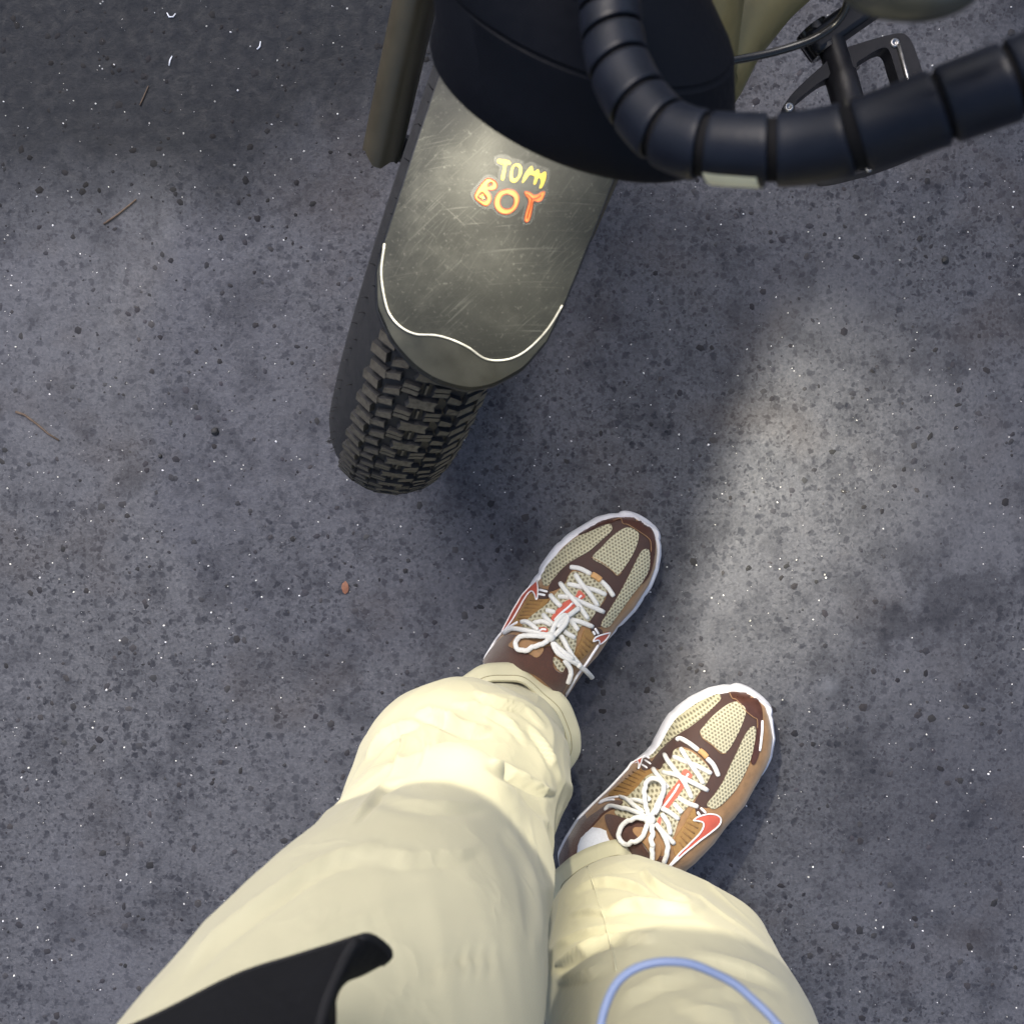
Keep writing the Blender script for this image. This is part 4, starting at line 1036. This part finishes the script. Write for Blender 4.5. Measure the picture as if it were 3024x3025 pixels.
    def cordp(name, pts, r, mat, off=None, lifts=None, flat=.55, n=6):
        p = S.line([zf_(q) for q in pts], r * .7 if off is None else off, n, lifts)
        rr = [r] * len(p); rr[0] = rr[-1] = r * .75
        v, f = tube(p, rr, 8, flat=flat, up=Vector((0, 0, 1))); return mk(name, v, f, M[mat], ob)
    for p_ in T['brown']: pan('overlay', p_, .0006, 'brown')
    for p_ in T['tongue']: pan('tongue_mesh', p_, .0012, 'mesh2')
    for p_ in T['cap']: pan('toe_cap', p_, .0013, 'cap')
    for p_ in T['mesh']: pan('mesh_panel', p_, .0016, 'mesh')
    for p_ in T['patch']: pan('lace_anchor', p_, .0014, 'brown')
    for p_ in T['ribbed']: pan('ribbed_panel', p_, .0010, 'gold')
    for p_ in T['ribs']: cordp('rib', p_, .0009, 'goldrib', off=.0012, n=4)
    for p_ in T['collar']: pan('collar', p_, .0022, 'collar', th=.003)
    for p_ in T['tab']: pan('tongue_tab', p_, .0034, 'tan')
    for p_ in T['redstripe']: pan('red_stripe', p_, .0018, 'red', step=7)
    for p_ in T['whitestripe']: cordp('white_stripe', p_, .0011, 'white', off=.0021, flat=.4)
    for p_ in T['swoosh']:
        o = pan('side_logo', p_, .0016, 'red', step=7, lab='red check-shaped logo with white outline')
        q = p_ + [p_[0]]
        v, f = tube(S.line([zf_(x) for x in q], .0018, 5), .0008, 6); mk('logo_outline', v, f, M['white'], ob)
    for p_ in T['wlines']: cordp('white_piping', p_, .0013, 'white', off=.0016, n=5)
    for p_ in T['stitch']: cordp('stitch_line', p_, .00035, 'tan', off=.0016, n=5)
    for p_, lf_ in T['laces']: cordp('lace', p_, .0024, 'lace', lifts=[x * .75 for x in lf_] if lf_ else None)
    for p_ in T['lacetan']: cordp('lace_keeper', p_, .0030, 'lacetan', off=.0028)
    for c_, r_, l_ in T['knot']:
        q, nn = S.hit(*zf_(c_), l_); v, f = lathe(q - nn * r_ * .8, nn, [(r_ * .8 * (1 - math.cos(math.pi * i / 8)), r_ * math.sin(math.pi * i / 8) + 1e-5) for i in range(9)], 14); mk('lace_knot', v, f, M['lace'], ob)
    return ob, heel, ax, pr
def Z4(p): return (1350 + p[0] / 2.7586, 1450 + p[1] / 2.7586)
def Z5(p): return (1600 + p[0] / 2.5747, 1950 + p[1] / 2.5747)

TL = dict(Z=Z4,
  mesh=[[(700, 735), (692, 690), (720, 640), (800, 550), (960, 400), (1100, 335), (1200, 290), (1245, 280), (1262, 302), (1250, 340), (1150, 430), (1070, 500), (980, 550), (900, 600), (820, 680), (745, 772), (708, 770)],
        [(1102, 550), (1180, 460), (1270, 370), (1340, 320), (1400, 305), (1455, 333), (1474, 365), (1460, 440), (1420, 530), (1370, 610), (1330, 662), (1300, 688), (1265, 660), (1190, 605)],
        [(1510, 482), (1550, 482), (1562, 540), (1552, 640), (1500, 740), (1430, 830), (1350, 940), (1270, 1050), (1220, 1108), (1172, 1103), (1180, 1060), (1230, 980), (1310, 850), (1380, 720), (1430, 620), (1475, 530)]],
  brown=[[(745, 820), (775, 730), (850, 620), (960, 500), (1080, 420), (1180, 330), (1100, 330), (985, 352), (990, 325), (1060, 285), (1220, 225), (1350, 197), (1440, 197), (1520, 247), (1588, 340), (1603, 430), (1590, 560), (1556, 680), (1505, 745), (1480, 690), (1400, 800), (1300, 930), (1200, 1070), (1165, 1108), (1110, 1108), (1078, 1072), (1150, 962), (1203, 890), (1224, 810), (1180, 745), (1080, 690), (960, 640), (905, 690), (885, 740), (830, 795)]],
  tongue=[[(960, 660), (1080, 697), (1172, 752), (1212, 815), (1195, 880), (1145, 960), (1075, 1060), (1000, 1112), (972, 1180), (962, 1260), (935, 1345), (880, 1300), (780, 1250), (600, 1130), (535, 1110), (580, 1050), (640, 1000), (730, 930), (820, 825), (890, 750), (908, 700)],
          [(775, 1370), (800, 1360), (850, 1400), (880, 1450), (845, 1470), (800, 1430)]],
  cap=[[(982, 352), (988, 325), (1060, 283), (1200, 228), (1350, 195), (1440, 195), (1520, 245), (1590, 338), (1606, 430), (1594, 560), (1560, 680), (1508, 748), (1495, 735), (1530, 640), (1562, 540), (1568, 430), (1545, 385), (1470, 332), (1395, 285), (1350, 272), (1330, 240), (1260, 262), (1160, 285), (1060, 345), (1010, 362)]],
  patch=[[(640, 790), (700, 800), (750, 818), (742, 880), (700, 882), (655, 870)], [(1085, 1105), (1130, 1112), (1175, 1140), (1150, 1195), (1110, 1180), (1090, 1150)]],
  ribbed=[[(590, 850), (625, 850), (650, 895), (740, 885), (735, 915), (680, 975), (615, 1045), (560, 1085), (440, 1110), (480, 1050), (530, 960)], [(1040, 1125), (1095, 1160), (1115, 1210), (1110, 1255), (1050, 1335), (962, 1400), (952, 1335), (1000, 1230)]],
  ribs=[[(700, 905), (600, 900)], [(680, 935), (575, 930)], [(655, 965), (555, 960)], [(635, 992), (540, 990)], [(612, 1020), (520, 1020)], [(590, 1045), (505, 1048)], [(565, 1068), (485, 1078)],
        [(1030, 1190), (1095, 1240)], [(1015, 1225), (1075, 1275)], [(1000, 1260), (1050, 1310)], [(985, 1290), (1020, 1340)], [(970, 1320), (990, 1365)]],
  collar=[[(230, 1412), (250, 1350), (300, 1285), (380, 1200), (450, 1178), (540, 1200), (470, 1230), (450, 1282), (500, 1300), (650, 1340), (700, 1290), (760, 1270), (785, 1330), (772, 1390), (800, 1455), (850, 1480), (875, 1440), (905, 1450), (880, 1570), (820, 1650), (760, 1590), (640, 1490), (480, 1440), (350, 1430)]],
  tab=[[(445, 1278), (470, 1232), (510, 1195), (600, 1230), (700, 1290), (655, 1355), (560, 1310)]],
  redstripe=[[(985, 818), (1010, 825), (1040, 865), (1005, 892), (950, 955), (860, 1035), (790, 1085), (765, 1050), (800, 990), (870, 915), (955, 870)], [(640, 1155), (680, 1120), (730, 1125), (735, 1160), (690, 1185)]],
  whitestripe=[[(1010, 858), (985, 880)], [(945, 915), (890, 965), (840, 1010), (790, 1062)], [(660, 1160), (690, 1138), (725, 1140)]],
  swoosh=[[(632, 708), (590, 722), (550, 790), (490, 930), (430, 1050), (375, 1160), (450, 1075), (515, 965), (560, 885), (595, 838), (622, 828), (640, 855), (650, 892), (662, 880), (667, 800), (658, 740)],
          [(1235, 1148), (1180, 1165), (1120, 1190), (1098, 1225), (1125, 1215), (1145, 1218), (1150, 1245), (1200, 1205)]],
  wlines=[[(222, 1375), (300, 1258), (372, 1163)], [(1140, 1250), (1100, 1310), (1040, 1400), (960, 1510), (870, 1668)], [(675, 815), (742, 830)], [(668, 850), (722, 860)], [(1112, 1120), (1140, 1165)], [(1095, 1145), (1112, 1172)], [(1065, 292), (1130, 262), (1200, 235), (1280, 212)], [(505, 1075), (440, 1115), (400, 1150)]],
  stitch=[[(1270, 250), (1330, 236), (1350, 275), (1388, 283), (1460, 326), (1540, 380), (1567, 420), (1570, 500)], [(1095, 545), (1180, 592), (1260, 655), (1300, 692), (1335, 665)]],
  laces=[([(922, 628), (1000, 640), (1090, 685)], None), ([(1165, 735), (1220, 790), (1268, 862)], None),
         ([(962, 682), (1010, 770), (1080, 860), (1140, 942)], [0, .003, .003, 0]), ([(898, 765), (1000, 788), (1110, 812), (1208, 850)], [0, .001, .001, 0]),
         ([(840, 752), (900, 850), (980, 950), (1060, 1050)], [0, .003, .004, 0]), ([(822, 870), (920, 880), (1040, 930), (1190, 990)], [0, .001, .001, 0]),
         ([(760, 852), (800, 910), (845, 955)], [0, .002, .001]), ([(725, 980), (800, 1000)], None), ([(700, 1012), (740, 1070), (790, 1115)], [0, .003, .003]),
         ([(895, 1052), (980, 1072), (1100, 1110)], [0, .002, 0]), ([(900, 1045), (940, 1090), (980, 1142)], None), ([(622, 1088), (700, 1080), (765, 1112)], [0, .002, .003]),
         ([(528, 1078), (590, 1090), (665, 1155)], [0, .003, .003]), ([(392, 1172), (470, 1142), (560, 1158), (640, 1182), (730, 1205)], [0, .003, .005, .007, .008]),
         ([(860, 1152), (900, 1180), (955, 1202)], [.002, .002, 0]),
         ([(740, 1212), (640, 1220), (560, 1226), (522, 1256), (532, 1298), (580, 1308), (660, 1284), (735, 1240)], [.009, .011, .010, .008, .007, .007, .008, .009]),
         ([(748, 1212), (775, 1130), (830, 1060), (872, 1052), (855, 1110), (805, 1170), (758, 1215)], [.009, .012, .012, .010, .011, .011, .009]),
         ([(800, 1150), (860, 1065), (920, 1015), (985, 968)], [.012, .010, .008, .005]),
         ([(758, 1250), (795, 1330), (860, 1372), (940, 1402), (1000, 1450), (1058, 1502)], [.008, .008, .008, .008, .010, .012]),
         ([(828, 1192), (860, 1250), (905, 1340), (948, 1400)], [.005, .005, .006, .008]), ([(765, 1255), (830, 1318), (905, 1372)], [.008, .009, .009]),
         ([(848, 1388), (888, 1440), (895, 1500), (878, 1552)], [.006, .005, .004, .003])],
  lacetan=[[(1092, 686), (1130, 708), (1166, 735)]],
  knot=[((742, 1215), .0052, .008), ((945, 1402), .0030, .008)])
TR = dict(Z=Z5,
  mesh=[[(815, 720), (830, 680), (880, 610), (960, 510), (1080, 400), (1200, 320), (1310, 268), (1350, 268), (1362, 300), (1320, 350), (1220, 440), (1130, 510), (1050, 560), (960, 630), (890, 700), (835, 752)],
        [(1205, 548), (1230, 510), (1300, 430), (1400, 350), (1475, 322), (1520, 345), (1546, 385), (1525, 470), (1480, 570), (1430, 660), (1385, 708), (1345, 690), (1270, 625), (1220, 590)],
        [(1580, 515), (1612, 510), (1620, 560), (1600, 680), (1570, 780), (1520, 890), (1460, 990), (1380, 1080), (1310, 1130), (1265, 1120), (1255, 1090), (1310, 1020), (1370, 930), (1430, 800), (1480, 700), (1530, 590)]],
  brown=[[(830, 800), (870, 730), (960, 610), (1080, 500), (1200, 420), (1310, 320), (1250, 290), (1120, 350), (1110, 335), (1180, 285), (1300, 245), (1400, 225), (1480, 190), (1560, 215), (1640, 310), (1668, 400), (1668, 520), (1640, 680), (1600, 785), (1560, 690), (1480, 800), (1420, 920), (1340, 1040), (1270, 1120), (1190, 1110), (1160, 1080), (1240, 950), (1282, 880), (1285, 840), (1230, 760), (1150, 690), (1060, 660), (1000, 690), (985, 740), (930, 790), (900, 830)]],
  tongue=[[(1050, 672), (1140, 700), (1225, 770), (1278, 845), (1255, 930), (1200, 1000), (1140, 1080), (1060, 1170), (1030, 1240), (990, 1350), (930, 1350), (860, 1280), (760, 1200), (660, 1210), (560, 1170), (600, 1090), (680, 1020), (740, 960), (800, 890), (905, 835), (930, 795), (990, 745), (1005, 695)]],
  cap=[[(1105, 355), (1115, 335), (1200, 280), (1310, 245), (1400, 226), (1480, 190), (1560, 215), (1640, 310), (1670, 400), (1666, 560), (1650, 690), (1618, 780), (1592, 788), (1590, 740), (1625, 600), (1634, 500), (1625, 455), (1600, 440), (1550, 400), (1500, 340), (1450, 305), (1420, 240), (1330, 265), (1230, 300), (1150, 350)]],
  patch=[[(775, 745), (830, 770), (842, 800), (800, 845), (760, 830)], [(1175, 1110), (1230, 1150), (1245, 1185), (1180, 1195), (1165, 1150)]],
  ribbed=[[(745, 840), (800, 835), (860, 870), (800, 930), (750, 950), (700, 1000), (660, 1030), (510, 1030), (580, 960), (660, 900)], [(1150, 1130), (1175, 1190), (1210, 1230), (1205, 1290), (1130, 1400), (1020, 1490), (1000, 1380), (1080, 1250)]],
  ribs=[[(800, 870), (725, 830)], [(780, 895), (695, 855)], [(755, 920), (665, 880)], [(735, 945), (640, 905)], [(710, 970), (610, 935)], [(690, 995), (580, 965)], [(665, 1018), (555, 995)],
        [(1120, 1200), (1190, 1240)], [(1100, 1235), (1180, 1280)], [(1080, 1270), (1155, 1320)], [(1065, 1305), (1130, 1360)], [(1050, 1340), (1100, 1395)], [(1038, 1380), (1070, 1425)]],
  collar=[[(170, 1560), (210, 1470), (270, 1340), (350, 1220), (430, 1160), (540, 1085), (620, 1080), (600, 1110), (490, 1160), (420, 1230), (370, 1290), (320, 1380), (280, 1450), (240, 1530), (190, 1600)],
          [(490, 1210), (520, 1180), (640, 1210), (740, 1230), (790, 1280), (710, 1290), (760, 1380), (820, 1470), (860, 1500), (930, 1490), (950, 1530), (900, 1620), (820, 1560), (700, 1470), (620, 1400), (540, 1330)]],
  tab=[[(705, 1310), (735, 1275), (800, 1300), (860, 1360), (905, 1430), (880, 1500), (850, 1500), (790, 1400)]],
  redstripe=[[(1070, 850), (1100, 835), (1140, 875), (1130, 905), (1060, 1000), (990, 1090), (940, 1150), (905, 1110), (960, 1020), (1040, 920)], [(872, 1240), (890, 1200), (905, 1215), (890, 1275), (870, 1270)]],
  whitestripe=[[(1115, 870), (1095, 895)], [(1045, 950), (1000, 1020), (960, 1075), (922, 1125)]],
  swoosh=[[(782, 675), (750, 695), (700, 772), (725, 772), (742, 800), (740, 838), (760, 790), (780, 720)],
          [(1145, 1222), (1180, 1195), (1260, 1172), (1320, 1178), (1350, 1205), (1340, 1245), (1290, 1295), (1180, 1380), (1060, 1480), (950, 1575), (1030, 1480), (1120, 1390), (1190, 1320), (1220, 1265), (1215, 1235), (1180, 1225)]],
  wlines=[[(700, 770), (620, 870), (500, 1000), (390, 1110), (280, 1222)], [(785, 770), (832, 800)], [(765, 805), (805, 830)], [(1200, 1125), (1240, 1165)], [(1175, 1155), (1195, 1185)], [(590, 1045), (510, 1060), (450, 1085)], [(560, 1068), (490, 1078), (440, 1098)], [(895, 1628), (960, 1565), (1030, 1490)], [(1668, 460), (1664, 560), (1648, 690)]],
  stitch=[[(1330, 250), (1410, 235), (1445, 295), (1480, 310), (1540, 385), (1600, 435), (1630, 455), (1632, 520)], [(1205, 560), (1225, 600), (1300, 655), (1350, 705), (1395, 712)]],
  laces=[([(1030, 612), (1060, 602), (1120, 635), (1192, 690)], None), ([(1248, 745), (1300, 800), (1338, 885)], None),
         ([(1060, 670), (1110, 760), (1170, 860), (1222, 945)], [0, .003, .003, 0]), ([(1000, 740), (1090, 775), (1190, 815), (1285, 865)], [0, .001, .001, 0]),
         ([(938, 715), (990, 810), (1070, 930), (1135, 1055)], [0, .003, .004, 0]), ([(915, 862), (1020, 890), (1140, 945), (1258, 995)], [0, .004, .004, 0]),
         ([(845, 830), (890, 900), (960, 985)], [0, .002, .001]), ([(1030, 1050), (1100, 1090), (1182, 1118)], None), ([(1000, 1095), (1030, 1130), (1060, 1165)], None),
         ([(598, 1045), (660, 1075), (720, 1130), (790, 1190)], [0, .003, .005, .007]), ([(490, 1150), (540, 1128), (640, 1150), (720, 1180), (810, 1225)], [0, .003, .005, .007, .008]),
         ([(680, 1075), (740, 1085), (800, 1110)], [.001, .003, .004]), ([(775, 1000), (800, 1050), (830, 1090)], [0, .003, .004]),
         ([(820, 1230), (805, 1120), (815, 1010), (850, 960), (905, 968), (930, 1010), (905, 1090), (860, 1170), (825, 1225)], [.009, .012, .013, .011, .011, .011, .011, .010, .009]),
         ([(860, 1200), (900, 1110), (925, 1040), (940, 970)], [.010, .011, .010, .007]),
         ([(815, 1245), (740, 1240), (670, 1265), (630, 1320), (650, 1370), (720, 1378), (780, 1340), (800, 1290), (820, 1255)], [.009, .011, .010, .009, .008, .008, .008, .009, .009]),
         ([(835, 1265), (832, 1330), (842, 1390), (840, 1460), (838, 1545)], [.008, .009, .009, .009, .009]),
         ([(900, 1145), (960, 1170), (1035, 1215)], [.006, .004, 0]), ([(905, 1180), (950, 1260), (970, 1330)], [.004, .004, 0]),
         ([(870, 1275), (920, 1330), (1000, 1400)], [.006, .005, .001]), ([(860, 1260), (910, 1340), (945, 1440), (925, 1530)], [.007, .006, .005, .003])],
  lacetan=[[(1194, 692), (1225, 715), (1250, 745)]],
  knot=[((822, 1240), .0056, .008), ((842, 1385), .0026, .009)])
left_L = [Z4(p) for p in [(1330, 182), (1230, 188), (1130, 212), (985, 300), (900, 352), (800, 440), (745, 512), (690, 590), (640, 690), (560, 830), (470, 990), (370, 1165), (235, 1385), (150, 1560)]]
left_R = [Z4(p) for p in [(1500, 222), (1545, 258), (1602, 338), (1632, 440), (1634, 520), (1615, 640), (1565, 770), (1440, 960), (1310, 1100), (1200, 1235), (1040, 1410), (960, 1520), (870, 1675), (800, 1800)]]
right_L = [Z5(p) for p in [(1440, 168), (1360, 163), (1250, 190), (1110, 262), (1020, 330), (950, 390), (900, 470), (860, 550), (800, 680), (690, 800), (520, 1000), (400, 1110), (280, 1225), (180, 1385), (125, 1500), (80, 1640)]]
right_R = [Z5(p) for p in [(1590, 225), (1650, 290), (1702, 400), (1726, 560), (1705, 700), (1672, 775), (1600, 890), (1550, 970), (1500, 1045), (1420, 1140), (1350, 1215), (1290, 1290), (1100, 1450), (895, 1640), (780, 1770)]]
shl, hL, axL, prL = shoe(left_L, left_R, Z4((1425, 168)), R(56), TL, 'left brown and cream sneaker, nearest the wheel')
shr, hR, axR, prR = shoe(right_L, right_R, Z5((1522, 158)), R(53), TR, 'right brown and cream sneaker, set further back')
for (px, py, r_, an) in ((1528, 2046, .034, Vector((-.004, -.205, .118))), (1795, 2532, .030, Vector((.0926, -.376, .118)))):
    q0 = P(px, py, .10)
    v, f = tube([q0 + Vector((0, 0, -.05)), q0, an * .5 + q0 * .5 + Vector((0, 0, .006)), an], [r_, r_, r_ * .98, r_ * .96], 24); mk('sock', v, f, M['sock'], person)

# ---- jacket: open front corner hanging in front of the thigh, plus the back round the waist
rows = [
 [(150, 3130, .685), (431, 3022, .685), (699, 2890, .688), (870, 2834, .690), (980, 2800, .692), (1052, 2777, .692), (1088, 2771, .688), (1122, 2788, .680), (1148, 2819, .674), (1128, 2842, .672)],
 [(120, 3230, .705), (400, 3120, .705), (660, 2985, .708), (830, 2920, .708), (940, 2875, .708), (1010, 2848, .704), (1048, 2848, .696), (1075, 2858, .686), (1085, 2864, .680), (1070, 2872, .676)],
 [(60, 3420, .730), (350, 3290, .735), (600, 3160, .738), (780, 3080, .736), (900, 3030, .730), (960, 2975, .722), (985, 2940, .712), (996, 2920, .702), (996, 2912, .694), (990, 2915, .690)],
 [(-100, 3900, .79), (250, 3800, .80), (500, 3600, .80), (680, 3440, .79), (840, 3300, .77), (915, 3180, .750), (950, 3110, .738), (970, 3070, .728), (980, 3040, .722), (984, 3025, .718)],
 [(-300, 4800, .86), (100, 4600, .87), (400, 4300, .87), (640, 4050, .86), (800, 3800, .84), (890, 3600, .81), (935, 3480, .79), (960, 3400, .78), (975, 3350, .77), (982, 3320, .765)]]
rows = [[(x, y, h + .085) for x, y, h in r] for r in rows]
R_ = [crom(r, 6) for r in rows]; Rm = np.array(R_); nc = Rm.shape[1]
full = np.array([crom([Rm[i, j] for i in range(len(rows))], 6) for j in range(nc)])      # column, row, 3
nr_ = full.shape[1]
V = [P(*full[j, i]) for j in range(nc) for i in range(nr_)]
F = [(j * nr_ + i, j * nr_ + i + 1, (j + 1) * nr_ + i + 1, (j + 1) * nr_ + i) for j in range(nc - 1) for i in range(nr_ - 1)]
jk = mk('jacket', V, F, M['jacket'], person); jk['label'] = 'black jacket with its front corner hanging open'
sm = jk.modifiers.new('thickness', 'SOLIDIFY'); sm.thickness = 0.0022; sm.offset = 0
hem = [P(*full[j, 0]) for j in range(nc)]
v, f = tube(hem, .0016, 8); mk('hem', v, f, M['seam'], jk)
j0 = 5 * 6
v, f = tube([P(*full[j0, i]) + Vector((0, 0, .0012)) for i in range(nr_)], .0017, 8); mk('hem', v, f, M['seam'], jk)
V, F = [], []
for i, (h, e) in enumerate(((.74, .018), (.82, .014), (.92, .014), (1.02, .016))):
    for k in range(37):
        a = R(150) + R(240) * k / 36
        V.append(Vector((-.035, -.325, h)) + LAT * (math.cos(a) * (.185 + e)) + FWD * (math.sin(a) * (.118 + e)))
for i in range(3):
    for k in range(36): F.append((i * 37 + k, i * 37 + k + 1, (i + 1) * 37 + k + 1, (i + 1) * 37 + k))
jb = mk('jacket_back', V, F, M['jacket'], jk); sm = jb.modifiers.new('thickness', 'SOLIDIFY'); sm.thickness = 0.003

# ------------------------------------------------------------------ blue cord
bc = [(1740, 3330, .735), (1762, 3120, .725), (1775, 3025, .720), (1790, 2967, .717), (1820, 2907, .715), (1864, 2868, .714), (1923, 2846, .714), (1982, 2841, .714), (2041, 2848, .714), (2105, 2873, .714), (2169, 2907, .715), (2228, 2957, .717), (2287, 3016, .720), (2380, 3130, .725), (2500, 3330, .735)]
v, f = tube([P(x, y, h + .075) for x, y, h in crom(bc, 8)], .00132, 12)
co_ = mk('blue_cord', v, f, M['cord']); tag(co_, 'thin blue cord looping in front of the right trouser leg', 'cord')

# ------------------------------------------------------------------ litter on the asphalt
def stick(name, pts, r, label, group, mat='twig', lift=.0012):
    v, f = tube([P(x, y, 0) + Vector((0, 0, lift)) for x, y in pts], [r * (1 - .4 * i / len(pts)) for i in range(len(pts))], 6)
    o = mk(name, v, f, M[mat]); tag(o, label, 'twig', group); return o
stick('twig', [(49, 1217), (75, 1226), (110, 1252), (145, 1282), (176, 1301)], .0014, 'brown dry twig lying near the left edge, level with the tyre', 'twigs on the asphalt')
stick('twig', [(308, 663), (350, 634), (380, 610), (404, 590)], .0011, 'straight dark twig lying below the dark blotch', 'twigs on the asphalt')
stick('twig', [(415, 312), (425, 290), (440, 255)], .0008, 'short pale twig lying on the dark blotch', 'twigs on the asphalt')
c0 = P(1020, 1735, 0); V = [c0 + Vector((0, 0, .003))]; ol = [(0, -.0075), (.003, -.005), (.0042, -.001), (.003, .004), (.0005, .007), (-.003, .004), (-.0038, 0), (-.0025, -.005)]
for x, y in ol: V.append(c0 + Vector((x, y, .0008 + abs(x) * .3)))
lfo = mk('dry_leaf', V, [(0, i, i % 8 + 1) for i in range(1, 9)], M['leaf']); tag(lfo, 'small curled reddish brown leaf on the asphalt left of the sneakers', 'leaf')
for (x, y, r, nm, lab) in ((637, 1275, .0042, 'pebble', 'dark round pebble lying left of the tyre'), (475, 1348, .0022, 'pebble', 'tiny black pebble below the round one left of the tyre'), (2790, 770, .0040, 'pebble', 'black pebble lying right of the bicycle near the right edge'), (1005, 890 + 1500, .0016, 'pebble', 'tiny dark pebble beside the left trouser leg')):
    bmm = bmesh.new(); bmesh.ops.create_icosphere(bmm, subdivisions=2, radius=r)
    for q in bmm.verts: q.co *= 1 + .35 * noise.noise(q.co * (1.2 / r)); q.co.z *= .6
    mm = bpy.data.meshes.new(nm); bmm.to_mesh(mm); bmm.free(); o = link(nm, mm, None, M['tyre'])
    o.location = P(x, y, 0) + Vector((0, 0, r * .4)); tag(o, lab, 'pebble', 'pebbles on the asphalt')
for (pts, lab) in (([(494, 38), (500, 50), (512, 50), (519, 40)], 'pale curved scrap lying on the dark blotch near the top edge'), ([(509, 165), (503, 178), (500, 194)], 'pale straight scrap lying on the dark blotch'), ([(770, 122), (768, 138), (760, 146)], 'small bent pale scrap on the dark blotch towards the fork')):
    v, f = tube([P(x, y, .0007) for x, y in pts], [.0005, .0009, .0007, .0005][:len(pts)], 6); o = mk('scrap', v, f, M['sock']); tag(o, lab, 'scrap', 'scraps on the asphalt')
